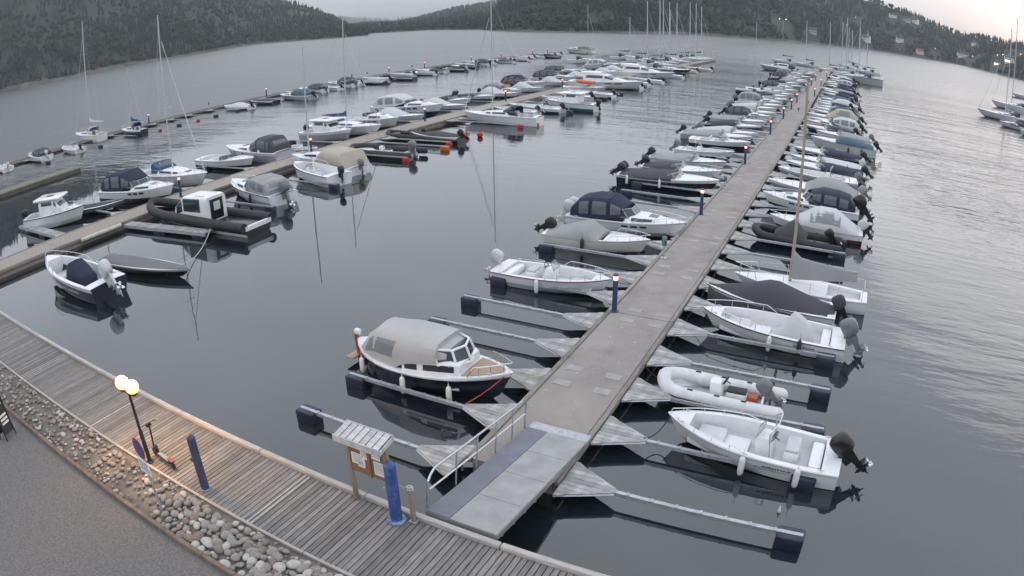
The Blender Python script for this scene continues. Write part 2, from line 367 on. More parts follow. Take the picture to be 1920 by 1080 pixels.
def hill(name, base, sky_line, depth, px0, px1, n_trees, seed, rows=16, cols=70, tree_h=(7,15), prof=1.0, spots=()):
    """terrain between a shoreline (base) and a ridge (sky_line), both read along the fjord, with a wood on it"""
    rnd = random.Random(seed)
    cols_p = []
    for i in range(cols+1):
        px = px0+(px1-px0)*i/cols
        p = W(px, interp(base, px), 0.0)
        dist = math.hypot(p.x, p.y)
        d = ray(px, interp(sky_line, px))
        dirv = Vector((p.x, p.y, 0))/dist
        D = depth*(0.85+.3*vnoise(px/90.0, 3.1, seed))
        zr = max(2.0, CAMZ+(dist+D)*d.z/math.hypot(d.x, d.y)-tree_h[1]*.75)
        cols_p.append((p, dirv, D, zr))
    def surf(s, u):
        i = min(cols-1, int(s)); f = s-i
        (p, dv, D, zr), (p2, dv2, D2, zr2) = cols_p[i], cols_p[i+1]
        P0 = p.lerp(p2, f); dd = dv.lerp(dv2, f); DD = D+(D2-D)*f; z = zr+(zr2-zr)*f
        if u <= 1: h = z*(u**prof)
        else: h = z*(1-.25*(u-1))
        q = P0+dd*(DD*u)
        rough = (vnoise(q.x/60, q.y/60, seed)-.5)*z*.16*min(1, u*4)*(1 if u < .9 else .3)
        bump = (vnoise(q.x/9, q.y/9, seed+5)-.3)*3.0*min(1,u*12+.3)
        return Vector((q.x, q.y, max(-.3 if u < .01 else .2, h+rough+bump*.6)))
    mb = MB(); vs = []; fs = []
    us = [0,.006,.02,.05]+[.05+1.35*(k+1)/rows for k in range(rows)]
    sub = 2
    nc = cols*sub
    for u in us:
        for i in range(nc+1): vs.append(surf(min(cols-1e-6, i/sub), u))
    for k in range(len(us)-1):
        for i in range(nc):
            a = k*(nc+1)+i
            fs.append((a, a+1, a+nc+2, a+nc+1))
    mb.add(vs, fs)
    for q in range(len(fs)): mb.m[q] = 1 if q < nc*2 else 0
    tag(mb.build(name, [ground_m, rock_m], smooth=60), kind='structure')
    placed = []
    for px, py in spots:
        i = (px-px0)/(px1-px0)*cols; best = None
        for k in range(400):
            q = surf(min(cols-1e-4, i), .004+1.1*k/400); d = ray(px, py)
            e = abs((q.z-CAMZ)/math.hypot(q.x, q.y)-d.z/math.hypot(d.x, d.y))
            if best is None or e < best[0]: best = (e, q)
        placed.append(best[1])
    def blocked(p):
        for q in placed:
            L_ = math.hypot(q.x, q.y); dx, dy = q.x/L_, q.y/L_
            a, b = (p.x-q.x)*dx+(p.y-q.y)*dy, -(p.x-q.x)*dy+(p.y-q.y)*dx
            if -70 < a < 9 and abs(b) < 11: return True
        return False
    # wood
    tv = []; tf = []; tm = []
    def blob(c, rx, rz, m):
        o = len(tv); k = 5
        for lvl, (rr, zz) in enumerate(((.55,-.75),(1,-.1),(.75,.55))):
            for j in range(k):
                a = 2*math.pi*(j+.5*lvl)/k+rnd.random()*.6; q = rx*rr*(.75+.5*rnd.random())
                tv.append((c.x+q*math.cos(a), c.y+q*math.sin(a), c.z+rz*(zz+.3*(rnd.random()-.5))))
        tv.append((c.x, c.y, c.z+rz))
        for l in range(2):
            for j in range(k):
                tf.append((o+l*k+j, o+l*k+(j+1)%k, o+(l+1)*k+(j+1)%k, o+(l+1)*k+j)); tm.append(m)
        for j in range(k): tf.append((o+2*k+j, o+2*k+(j+1)%k, o+3*k)); tm.append(m)
    def cone(c, r, h, m):
        for lv in range(3):
            o = len(tv); zb = h*(.12+.27*lv); rt_ = r*(1-.28*lv); k = 6
            for j in range(k):
                a = 2*math.pi*j/k+lv+rnd.random()*.5; q = rt_*(.65+.6*rnd.random())
                tv.append((c.x+q*math.cos(a), c.y+q*math.sin(a), c.z+zb-rnd.random()*h*.06))
            tv.append((c.x, c.y, c.z+zb+h*.42))
            for j in range(k): tf.append((o+j, o+(j+1)%k, o+k)); tm.append(m)
    cnt = 0
    while cnt < n_trees:
        s = rnd.random()*cols; u = .015+1.08*rnd.random()**1.35
        p = surf(min(cols-1e-4, s), u)
        if blocked(p): continue
        dens = vnoise(p.x/35, p.y/35, seed+9)
        if dens < .22 and u > .06 and u < .9: 
            if rnd.random() < .75: continue
        cnt += 1
        h = rnd.uniform(*tree_h)*(.7 if u < .06 else 1)
        kind = vnoise(p.x/70, p.y/70, seed+2)+rnd.uniform(-.3,.3)
        if kind > .42: cone(p, h*.24, h, 0)
        else:
            m = 1 if rnd.random() < .75 else 2
            for q in range(3):
                blob(Vector((p.x+rnd.uniform(-.22,.22)*h, p.y+rnd.uniform(-.22,.22)*h, p.z+h*rnd.uniform(.4,.68))), h*rnd.uniform(.18,.27), h*rnd.uniform(.2,.32), m)
    t = MB(); t.v = tv; t.f = tf; t.m = tm
    o = t.build('forest', [leaf_c, leaf_b, leaf_g], smooth=0)
    tag(o, kind='stuff')
    return placed

HOUSES = [(1686,79,12,9,6.5,'w','d',0,'white gabled house alone on the slope of the right hill'),
 (1621,76,17,10,6,'w','d',0,'wide pale house behind the masts on the right hill'),
 (1806,107,24,9,5.2,'w','d',0,'long bright white boathouse low on the right shore'),
 (1724,101,11,8,4.5,'w','r',0,'small white house with red roof near the water'),
 (1891,117,16,11,7,'w','d',3,'large pale house with lit lamps around it at the right'),
 (1824,84,9,8,4.5,'w','d',0,'tiny white house high above the boathouse'),
 (1523,62,11,8,4.5,'g','d',0,'small grey house in the trees behind the boat masts'),
 (1698,40,12,9,5,'g','d',0,'grey roofed house near the top of the right hill'),
 (1714,42,12,9,5,'w','d',0,'pale house near the top beside the grey roofed one'),
 (1672,33,14,9,5,'w','d',0,'pale wide house highest on the right hill'),
 (1868,122,10,8,4.5,'g','d',2,'low grey house with lit windows by the water at right')]
SHORE_LAMPS = [(1461,41,'left one of two lit lamps in the trees on the right hill'),(1473,42,'right one of two lit lamps in the trees on the right hill'),(1603,37,'lit warm lamp high behind the masts'),(1586,52,'small lit lamp below the high warm lamp behind the masts'),
 (1753,96,'lit lamp by the water between the small house and the boathouse'),(1823,110,'lit lamp just right of the long boathouse'),(1868,108,'lit lamp left of the large pale house'),(1878,107,'lit lamp close to the large pale house'),(1911,106,'lit lamp right of the large pale house')]
SHORE = [(-500,330),(-300,262),(0,176),(240,124),(480,83),(640,71),(800,57.5),(912,57),(960,59.5),(1300,65),(1500,80),(1640,95),(1800,122),(1920,152),(2200,230)]
hill('far_hill', [(500,52),(1000,52)], [(560,20),(620,26),(650,29),(700,32),(740,33.5),(780,30),(850,20),(960,12)], 2600, 560, 960, 900, 11, tree_h=(14,22), cols=40, prof=1.8)
hill('middle_hill', [(560,71),(640,68),(700,63),(800,57),(930,56)], [(600,52),(655,46),(685,39.5),(740,40),(765,35),(790,28),(850,12),(950,-4)], 1500, 610, 948, 2600, 12, tree_h=(10,17), cols=50, prof=1.5)
hill('left_hill', SHORE, [(-500,-260),(-200,-150),(0,-120),(300,-75),(480,-25),(560,3),(600,16),(640,34),(665,47),(690,62)], 560, -420, 690, 8200, 13, tree_h=(6,13), cols=110)
RSP = hill('right_hill', SHORE, [(900,52),(915,30),(930,8),(1000,-40),(1200,-80),(1400,-75),(1600,-15),(1690,12),(1728,28),(1750,36),(1770,47),(1790,57),(1840,63),(1880,71),(1920,77),(2150,110)], 420, 905, 2150, 8200, 14, tree_h=(6,12), cols=120, spots=[h[:2] for h in HOUSES]+[l[:2] for l in SHORE_LAMPS])
HOUSE_SPOTS, LAMP_SPOTS = RSP[:len(HOUSES)], RSP[len(HOUSES):]
# ------------------------------------------------------------------ quay
QZ, QY, QB, KY = 1.3, 10.80, 8.17, 6.55       # boardwalk level, outer edge, inner edge, kerb line
def ground():
    a = mat('asphalt', (.145,.138,.132), .92, var=.22, scale=14, detail=12, bump=.6, bscale=45, dirt=(.17,.155,.14), dirt_amt=.55)
    mb = MB(); mb.add([(-140,-60,QZ),(60,-60,QZ),(60,KY-.14,QZ),(-140,KY-.14,QZ)], [(0,1,2,3)])
    tag(mb.build('asphalt_road', a, smooth=0), kind='structure')
    soil = mat('stone bank mortar', (.15,.135,.12), .95, var=.25, scale=1.5, bump=.6, bscale=9)
    mb = MB(); vs = []; nx, ny = 300, 8
    for i in range(nx+1):
        for j in range(ny+1):
            x = -60+75*i/nx; v = j/ny
            vs.append((x, KY-.02+(QB-.06-KY)*v, QZ-.05+.12*math.sin(v*math.pi)+.05*(vnoise(x*2.3, v*5, 3)-.5)))
    fs = [(i*(ny+1)+j, (i+1)*(ny+1)+j, (i+1)*(ny+1)+j+1, i*(ny+1)+j+1) for i in range(nx) for j in range(ny)]
    mb.add(vs, fs); tag(mb.build('stone_bank', soil, smooth=60), kind='structure')
    kerb = mat('kerb stone', (.17,.125,.1), .85, var=.2, scale=4, island=.15, bump=.3, bscale=30)
    mb = MB(); x = -60.0
    while x < 14:
        mb.rbox(x+.6, KY-.07, QZ+.02, 1.19, .13, .26, .02); x += 1.2
    tag(mb.build('kerb', kerb), kind='structure')
    # boardwalk
    deck = mat('boardwalk planks', (.19,.178,.168), .85, var=.2, scale=2.5, stretch=(9,1,1), island=.28, bump=.35, bscale=20, dirt=(.33,.3,.27), dirt_amt=.35)
    mb = MB(); x = -62.0; rn = random.Random(3)
    while x < 14:
        w = .166
        mb.box(x, QB+.02, QZ-.07, x+w-.03, QY-.16, QZ-.012+rn.uniform(-.004,.004)); x += w
    tag(mb.build('boardwalk', deck, smooth=0), kind='structure')
    edge = mat('pale edge timber', (.4,.37,.34), .8, var=.15, scale=2, stretch=(1,6,6), island=.12, bump=.2, bscale=12)
    mb = MB(); x = -62.0
    while x < 14:
        mb.rbox(x+1.99, QY-.07, QZ+.03, 3.97, .16, .17, .02); x += 4.0
    x = -62.0
    while x < 14:
        mb.box(x, QB-.07, QZ-.12, x+3.97, QB+.012, QZ+.035); x += 4.0
    for x in (-12.1,-11.96,-26.9,-26.72,-20.4):
        mb.box(x, QB+.03, QZ-.008, x+.05, QY-.17, QZ+.012)
    tag(mb.build('boardwalk_edge', edge), kind='structure')
    wall = mat('quay wall', (.07,.06,.05), .9, var=.3, scale=1.5)
    mb = MB(); mb.box(-62, QB, -1.5, 14, QY-.02, QZ-.075)
    tag(mb.build('quay_wall', wall, smooth=0), kind='structure')
ground()

def stones():
    sm = [mat('grey stone', (.25,.235,.22), .85, var=.2, scale=6, bump=.3, bscale=25), mat('pale stone', (.42,.4,.37), .85, var=.15, scale=6, bump=.3, bscale=25), mat('reddish stone', (.2,.165,.145), .85, var=.2, scale=6, bump=.3, bscale=25)]
    rn = random.Random(21)
    protos = []
    def shape(k):
        r = random.Random(k); vs = []; n, mth = 9, 6; lob = [(r.uniform(-1,1), r.uniform(-1,1), r.uniform(-1,1), r.uniform(.05,.2)) for _ in range(5)]
        rings = []
        for i in range(1, mth):
            th = math.pi*i/mth; ring = []
            for j in range(n):
                a = 2*math.pi*j/n; d = Vector((math.sin(th)*math.cos(a), math.sin(th)*math.sin(a), math.cos(th)))
                q = 1+sum(w*max(0, d.dot(Vector((x,y,z)))) for x,y,z,w in lob)*.6-.15*r.random()*.4
                ring.append(d*q*.5)
            rings.append(ring)
        m = MB(); m.loft(rings, 0); return m
    for k in range(9):
        o = shape(k).build('bank_stone', sm[0 if k < 5 else (1 if k < 7 else 2)], smooth=70)
        protos.append(o)
    lab = {0:'rounded grey stone set in the stone bank between kerb and boardwalk', 1:'rounded pale stone set in the stone bank between kerb and boardwalk', 2:'rounded reddish stone set in the stone bank between kerb and boardwalk'}
    cells = []
    x = -29.5
    while x < -8.2:
        y = KY+.1; 
        while y < QB-.2:
            cells.append((x+rn.uniform(-.07,.07), y+rn.uniform(-.07,.07))); y += .23
        x += .24
    near = [c for c in cells if c[0] > -14.5 or rn.random() < .5]
    near.sort(key=lambda c: c[0]**2+c[1]**2)
    used = set(); small = []
    for i, (x, y) in enumerate(near):
        k = rn.choice((0,0,1,2,3,4,5,6,7,8)); s = rn.choice((.12,.15,.18,.21,.25,.3)) if x > -15 else rn.choice((.09,.12,.15,.18))
        if i < 296:
            o = protos[k] if k not in used else protos[k].copy()
            if k in used: COL.objects.link(o)
            used.add(k)
            o.location = (x, y, QZ+.03+.1*math.sin((y-KY)/(QB-KY)*math.pi)); o.rotation_euler = (rn.uniform(-.4,.4), rn.uniform(-.4,.4), rn.uniform(0,6.3))
            o.scale = (s*rn.uniform(1.05,1.5), s*rn.uniform(.85,1.1), s*rn.uniform(.55,.85))
            tag(o, lab[0 if k < 5 else (1 if k < 7 else 2)], 'stone', 'stones of the bank beside the boardwalk')
            if k >= 5: o['group'] = 'pale stones of the bank' if k < 7 else 'reddish stones of the bank'
        else: small.append((x, y, s, k))
    mb = MB()
    for x in range(90):
        small.append((rn.uniform(-42,-29.5), rn.uniform(KY+.1,QB-.15), rn.uniform(.15,.3), rn.randrange(9)))
    for _ in range(500):
        small.append((rn.uniform(-29.5,-8.2), rn.uniform(KY+.05,QB-.12), rn.uniform(.05,.11), rn.randrange(9)))
    for x, y, s, k in small:
        q = shape(k)
        q_m = Matrix.Translation((x, y, QZ+.02+.1*math.sin((y-KY)/(QB-KY)*math.pi))) @ Matrix.Rotation(rn.uniform(0,6.3),4,'Z') @ Matrix.Diagonal((s*1.25, s, s*.7, 1))
        mb.M = q_m; mb.add(q.v, q.f, 0 if k < 5 else (1 if k < 7 else 2))
    mb.M = Matrix.Identity(4)
    tag(mb.build('small_stones', sm, smooth=70), kind='stuff')
stones()

# ------------------------------------------------------------------ piers
def pier(name, label, x0, x1, y0, y1, z, rail, m, seams=12.0, plates=True, wood=None):
    p = thing(name, label, 'pontoon', (0,0,0))
    mb = MB(); y = y0
    while y < y1:
        e = min(y+seams, y1); mb.box(x0+rail, y+.025, -.45, x1-rail, e-.025, z); y = e
    mb.build('deck', m, p, smooth=0)
    mb = MB(); mb.box(x0+rail+.05, y0+.05, -.5, x1-rail-.05, y1-.05, z-.06)
    mb.build('joint_filler', rub_dark, p, smooth=0)
    wood_m = wood or mat('edge rail timber', (.25,.225,.2), .85, var=.2, scale=2, stretch=(5,1,5), island=.2, bump=.25, bscale=14)
    for s, (a, b) in enumerate(((x0, x0+rail-.04), (x1-rail+.04, x1))):
        mb = MB(); y = y0
        while y < y1:
            e = min(y+6, y1); mb.rbox((a+b)/2, (y+e)/2, z-.07, b-a, e-y-.02, .24, .02); y = e
        mb.build('edge_rail', wood_m, p)
    if plates:
        k = 0; y = y0+5.4
        while y < min(y1, 130):
            for xx in ((x0+.75, x1-.75) if k % 2 == 0 else (x0+1.1, x1-.62)):
                for dy in (0, 1.15):
                    mb = MB(); mb.box(xx-.3, y+dy-.2, z+.002, xx+.3, y+dy+.2, z+.012)
                    if len([c for c in p.children if c.name.startswith('cover_plate')]) < 60: mb.build('cover_plate', plate_m, p, smooth=0)
            y += 6.0; k += 1
    return p
pier('pontoon', 'long pale concrete pontoon running away from the gangway through the moored boats', -9.25, -6.25, 14.55, 285, .5, .2, concrete)
pier_wood = mat('pier boards', (.3,.262,.225), .88, var=.2, scale=2, stretch=(1,7,1), island=.1, bump=.2, bscale=12)
pier('pontoon', 'brown wooden pontoon in the middle with boats on both sides', -49.35, -46.35, 8, 240, .55, .16, pier_wood, plates=False)
pier('pontoon', 'dark far pontoon lying along the open fjord', -105.2, -102.6, 36, 232, .5, .15, mat('dark pier boards', (.1,.09,.08), .9, var=.2, scale=2, island=.1), plates=False)
pier('pontoon', 'short empty floating dock with green edge at the left border', -81.4, -78.6, 14, 39, .5, .15, mat('grey dock boards', (.17,.16,.14), .9, var=.25, scale=2, island=.1), plates=False,
     wood=mat('mossy edge timber', (.24,.23,.15), .9, var=.2, scale=3))

# ------------------------------------------------------------------ gangway
def gangway():
    t = thing('gangway', 'grey metal gangway with one handrail sloping from boardwalk to pontoon', 'gangway', (-7.25, 10.95, 0))
    L_, zt, zb = 5.75, QZ+.13, .62
    ang = math.atan2(zb-zt, L_)
    mb = MB(); mb.M = Matrix.Translation((0,0,zt)) @ Matrix.Rotation(ang, 4, 'X')
    mb.box(-1.02, 0, -.16, 1.02, 5.8, -.02); 
    for k in range(9): mb.box(-1.0, .3+k*.62, -.24, 1.0, .38+k*.62, -.16)
    mb.build('frame', mat('gangway aluminium', (.3,.3,.3), .5, metal=.4, var=.1), t, smooth=0)
    walk = mat('gangway grip surface', (.33,.33,.325), .8, var=.1, scale=2, bump=.4, bscale=120, dirt=(.25,.24,.23), dirt_amt=.4)
    strip = mat('blue grey tread strip', (.17,.18,.215), .75, var=.1, scale=2, bump=.4, bscale=120)
    b2 = MB(); b2.M = mb.M
    for k in range(4): b2.box(-.32, .01+k*1.45, -.016, 1.0, 1.443+k*1.45, .004)
    b2.build('walkway', walk, t, smooth=0)
    b3 = MB(); b3.M = mb.M; b3.box(-1.0, .01, -.016, -.335, 5.78, .012); b3.build('tread_strip', strip, t, smooth=0)
    rl = MB(); rl.M = mb.M; x = -1.04
    top = [(x,.12,0)]+[(x, .12+.06*math.sin(a)*0+.45*(1-math.cos(a)), .62+.43*math.sin(a)) for a in (0,.4,.8,1.2,1.57)]
    top += [(x, 5.35, 1.05)]+[(x, 5.35+.28*math.sin(a), .77+.28*math.cos(a)) for a in (.5,1.0,1.57)]+[(x,5.63,0)]
    rl.tube(top, .032, 8)
    rl.tube([(x,.2,.52),(x,5.63,.52)], .024, 6)
    for y in (1.5,2.6,3.7,4.75): rl.tube([(x,y,0),(x,y,1.05)], .024, 6)
    rl.build('handrail', steel, t)
    lip = MB(); lip.box(-1.0,5.6,.56,1.0,6.15,.6); lip.build('end_flap', galv, t, smooth=0)
gangway()

# ------------------------------------------------------------------ mooring booms
def gusset_mesh(w0, w1, ln):
    mb = MB(); k = 9; 
    for i in range(k):
        a = -w0/2+w0*i/k; b = a+w0/k-.015
        la = ln*(1-max(0, abs(a)-w1/2)/(w0/2-w1/2)); lb = ln*(1-max(0, abs(b)-w1/2)/(w0/2-w1/2))
        la, lb = max(.12, la), max(.12, lb)
        mb.add([(0,a,-.05),(la,a,-.05),(lb,b,-.05),(0,b,-.05),(0,a,0),(la,a,0),(lb,b,0),(0,b,0)],
               [(0,3,2,1),(4,5,6,7),(0,1,5,4),(1,2,6,5),(2,3,7,6),(3,0,4,7)])
    return mb
ORDS = {}
BOOM = {}
def boom(x, y, sgn, length, label, group, fl='navy', wide=False, skew=0.0):
    key = (round(length,1), fl, wide)
    rz = (0 if sgn > 0 else math.pi)+skew
    if key in BOOM: return copy_thing(BOOM[key], (x,y,0), rz, label, group)
    t = thing('mooring_boom', label, 'mooring boom', (x,y,0), rz, group)
    BOOM[key] = t
    if wide:
        mb = MB(); n = int(length/.16)
        for i in range(n): mb.box(i*.16, -.45, .36, i*.16+.145, .45, .42)
        mb.build('walkway', grey_wood, t, smooth=0)
        mb = MB(); mb.box(0,-.47,.2,length,-.4,.358); mb.box(0,.4,.2,length,.47,.358); mb.build('beam', galv, t, smooth=0)
        for fx in (length-.9, length*.45):
            mb = MB(); mb.rbox(fx,0,.08,1.3,.8,.5,.1); mb.build('float', float_navy, t)
        return t
    gl = 1.55
    g = gusset_mesh(1.75, .22, gl); g.M = Matrix.Identity(4)
    g.v = [(a,b,c+.47) for a,b,c in g.v]
    g.build('gusset', grey_wood, t, smooth=0)
    mb = MB(); mb.tube([(0,-.86,.4),(gl,-.1,.4)], .04, 4); mb.tube([(0,.86,.4),(gl,.1,.4)], .04, 4); mb.tube([(0,.0,.36),(0,.0,.1)], .05, 4)
    mb.build('brace', galv, t, smooth=0)
    mb = MB(); mb.box(.9,-.065,.33,length-.05,.065,.45)
    for k in range(7): mb.box(1.9+k*(length-2.8)/6, -.075, .45, 1.96+k*(length-2.8)/6, .075, .475)
    mb.build('beam', galv, t, smooth=0)
    fm = {'navy':float_navy, 'orange':orange, 'red':redplastic}[fl]
    mb = MB()
    if fl == 'red': mb.lathe([(.05,-.3),(.3,-.2),(.36,.05),(.3,.28),(.05,.36)], 12, c=(length-.3,0,.1))
    else: mb.rbox(length-.4, 0, .13, .82, .56, .62, .07)
    mb.build('float', fm, t)
    return t

def rest_rope(mb, a, b, sag, r=.014, n=8):
    a, b = Vector(a), Vector(b)
    mb.tube([a.lerp(b, i/n)-Vector((0,0,sag*4*(i/n)*(1-i/n))) for i in range(n+1)], r, 5)
G1, G2, G3, G4 = 'mooring booms on the right side of the long pontoon', 'mooring booms on the left side of the long pontoon', 'mooring booms on the right side of the middle pontoon', 'mooring booms on the left side of the middle pontoon'
k = 0; y = 14.95
while y < 118:
    boom(-6.2, y, 1, 7.1, f'navy float boom on the open water side of the long pontoon, {ordinal(k)} from the gangway', G1)
    y += 2.83 if y < 60 else 5.66; k += 1
k = 0; y = 14.35
while y < 118:
    boom(-9.3, y, -1, 6.6, f'navy float boom on the basin side of the long pontoon, {ordinal(k)} from the gangway', G2)
    y += 2.78 if y < 60 else 5.56; k += 1
k = 0
for y, kind, ln in ((33.6,'navy',9.4),(40.6,'navy',9.6),(51.3,'red',8.9),(57.2,'orange',9.5),(59.5,'red',8.4),(72.4,'red',10.0),(74.2,'orange',11.2),(86.0,'navy',10.6),(93,'navy',8),(104,'navy',9),(112,'navy',9)):
    boom(-46.3, y, 1, ln, f'{kind} float boom on the basin side of the middle pontoon, {ordinal(k)} from the quay', G3, kind); k += 1
k = 0
for y in (27.6,35.4,43.0,50.2,56.0,62.0,70.5,80,91):
    boom(-49.4, y, -1, 8.2, f'dark float boom on the fjord side of the middle pontoon, {ordinal(k)} from the quay', G4, 'navy'); k += 1
boom(-46.2, 26.3, 1, 9.3, 'wide weathered plank finger in front of the big black inflatable', G3, wide=True, skew=R(7))
boom(-49.4, 22.0, -1, 9.3, 'wide plank finger under the little white pilothouse boat', G4, wide=True)
k = 0
for y in (41,50.5,57,62,66,70,74,79,87,92.5,101,107,113,124):
    boom(-102.5, y, 1, 9.0 if y < 80 else 8.0, f'mooring boom with {"red" if k in (3,5) else "dark"} float, {ordinal(k)} along the far pontoon', 'mooring booms of the far pontoon', 'red' if k in (3,5) else 'navy'); k += 1
# ------------------------------------------------------------------ boats
class Hull:
    def __init__(s, L, B, fb, fs, nose=2.4, bmax=.4, tr=.86, dbl=False, draft=.35, rake=.1, hollow=1.7):
        s.L, s.B, s.fb, s.fs, s.nose, s.bmax, s.tr, s.dbl, s.draft, s.rake, s.hollow = L, B, fb, fs, nose, bmax, tr, dbl, draft, rake, hollow
    def hb(s, t):
        if t <= s.bmax:
            u = (s.bmax-t)/s.bmax
            if s.dbl: return s.B/2*max(.03, 1-u**2.6)**.75
            return s.B/2*(1-(1-s.tr)*u*u)
        u = min(1, (t-s.bmax)/(1-s.bmax))
        return s.B/2*max(.014, 1-u**s.nose)**.85
    def zs(s, t):
        z = s.fs+(s.fb-s.fs)*t**s.hollow
        if s.dbl: z += .22*max(0, 1-t*2.2)**2
        return z
    def x(s, t): return -s.L/2+s.L*t

TS = [0,.05,.1,.17,.25,.33,.41,.5,.58,.66,.73,.79,.85,.9,.94,.97,.99,1.0]

def hull_part(p, h, cols, bands=(.02,.4,.74,.93)):
    """cols: rub rail, upper band, topside, lower band, bottom"""
    mb = MB(); rings = []
    for t in TS:
        b, z1, X = h.hb(t), h.zs(t), h.x(t); tt = t**3
        e = 1-t; sx = (lambda z: X-h.rake*h.L*tt*(1-max(0,z)/z1)**1.0 if z < z1 else X)
        if h.dbl: 
            es = max(0, 1-t*3.2)**2
            sx = (lambda z, X=X, tt=tt, z1=z1, es=es: X-h.rake*h.L*tt*(1-max(0,z)/z1)+.05*h.L*es*(1-max(0,z)/z1))
        fl = t*t
        prof = [(0, -h.draft*(1-t**5)), (b*(.86-.42*fl), bands[0]+.16*fl*z1), (b*(.93-.25*fl), bands[1]*z1), (b*(.975-.1*fl), bands[2]*z1), (b*1.0, bands[3]*z1), (b*1.015, z1*.955), (b*.99, z1)]
        ring = [(sx(z)-(0 if z > 0 else h.rake*h.L*tt*.3), y, z) for y, z in reversed(prof)]+[(sx(z)-(0 if z > 0 else h.rake*h.L*tt*.3), -y, z) for y, z in prof[1:]]
        rings.append(ring)
    k = len(rings[0]); band = [0,0,1,2,3,4]; bl = band+band[::-1]
    vs = [q for r in rings for q in r]; 
    for i in range(len(rings)-1):
        for j in range(k-1): mb.m.append(bl[j]); mb.f.append((i*k+j, i*k+j+1, (i+1)*k+j+1, (i+1)*k+j))
    mb.f.append(tuple(range(k-1,-1,-1))); mb.m.append(2)
    mb.v = [tuple(q) for q in vs]
    return mb.build('hull', list(cols), p, smooth=40)

def deck_part(p, h, t0, t1, g=.16, floor=.22, m=None, ms=None, camber=.06, round_bow=True):
    m = m or white; ms = ms or sole
    mb = MB(); ts = sorted(set([t for t in TS]+[t0, t1]))
    def ring(t):
        b, z, X = h.hb(t)*.985, h.zs(t)-.01, h.x(t)
        return [(X, b*q, z+camber*(1-q*q)*min(1, b)) for q in (1,.6,.2,-.2,-.6,-1)]
    def seg(a, b): mb.loft([ring(a), ring(b)], 0, closed=False, cap=(False,False))
    def inner(t): return max(.02, h.hb(t)*.985-g)
    for a, b in zip(ts, ts[1:]):
        mid = (a+b)/2
        if mid < t0 or mid > t1: seg(a, b); continue
        for s in (1,-1):
            A, Bq = (h.x(a), s*h.hb(a)*.985, h.zs(a)-.01), (h.x(b), s*h.hb(b)*.985, h.zs(b)-.01)
            A2, B2 = (h.x(a), s*inner(a), h.zs(a)), (h.x(b), s*inner(b), h.zs(b))
            A3, B3 = (h.x(a), s*inner(a)*.94, floor), (h.x(b), s*inner(b)*.94, floor)
            q = [(0,1,2,3)] if s < 0 else [(3,2,1,0)]
            mb.add([A,Bq,B2,A2], q, 0); mb.add([A2,B2,B3,A3], q, 0)
        mb.add([(h.x(a), inner(a)*.94, floor), (h.x(a), -inner(a)*.94, floor), (h.x(b), -inner(b)*.94, floor), (h.x(b), inner(b)*.94, floor)], [(0,1,2,3)], 1)
    for t, fl in ((t0,0),(t1,1)):
        if t <= .0001 or t >= .999: continue
        r = ring(t); n = len(r); i_ = inner(t)
        pts = [(h.x(t), i_, h.zs(t)), (h.x(t), -i_, h.zs(t)), (h.x(t), -i_*.94, floor), (h.x(t), i_*.94, floor)]
        mb.add(pts, [(0,1,2,3) if fl else (3,2,1,0)], 0)
        # small lip that closes the camber above the well
        rr = [q for q in r]; mb.add(rr+[(h.x(t), i_, h.zs(t)-.02), (h.x(t), -i_, h.zs(t)-.02)], [tuple(list(range(n))+[n+1,n])], 0)
    return mb.build('deck', [m, ms], p, smooth=40)

def arch(x, w, z0, hgt, p=.6, q=.75, n=10, lean=0.0):
    o = []
    for i in range(n+1):
        a = math.pi*i/n; c, s_ = math.cos(a), max(0, math.sin(a))
        o.append((x+lean*s_, w*math.copysign(abs(c)**p, c), z0+hgt*s_**q))
    return o
def bil(rings, u, v):
    nu, nv = len(rings)-1, len(rings[0])-1
    a, b = min(nu-1e-6, max(0,u)*nu), min(nv-1e-6, max(0,v)*nv)
    i, j = int(a), int(b); f, g = a-i, b-j
    P = lambda i, j: Vector(rings[i][j])
    return (P(i,j)*(1-f)+P(i+1,j)*f)*(1-g)+(P(i,j+1)*(1-f)+P(i+1,j+1)*f)*g
def shell(p, name, rings, m, cap=(True,True)):
    mb = MB(); mb.loft([list(r) for r in rings], 0, closed=False, cap=cap)
    return mb.build(name, m, p, smooth=28)
def pane(p, rings, u0, u1, v0, v1, m, name='window', off=.014, n=4, skew=0.0):
    mb = MB(); vs = []
    cx = sum(q[0] for r in rings for q in r)/sum(len(r) for r in rings); 
    for i in range(n+1):
        for j in range(n+1):
            v = v0+(v1-v0)*j/n; u = u0+(u1-u0)*i/n+skew*(v-v0)
            a, b = bil(rings, u, v), bil(rings, u+.01, v); c = bil(rings, u, v+.01)
            nn = (b-a).cross(c-a)
            if nn.length < 1e-9: nn = Vector((0,0,1))
            nn.normalize()
            mid = Vector((a.x, 0, a.z-.6))
            if nn.dot(a-mid) < 0: nn = -nn
            vs.append(a+nn*off)
    fs = [(i*(n+1)+j, (i+1)*(n+1)+j, (i+1)*(n+1)+j+1, i*(n+1)+j+1) for i in range(n) for j in range(n)]
    mb.add(vs, fs); return mb.build(name, m, p, smooth=60)

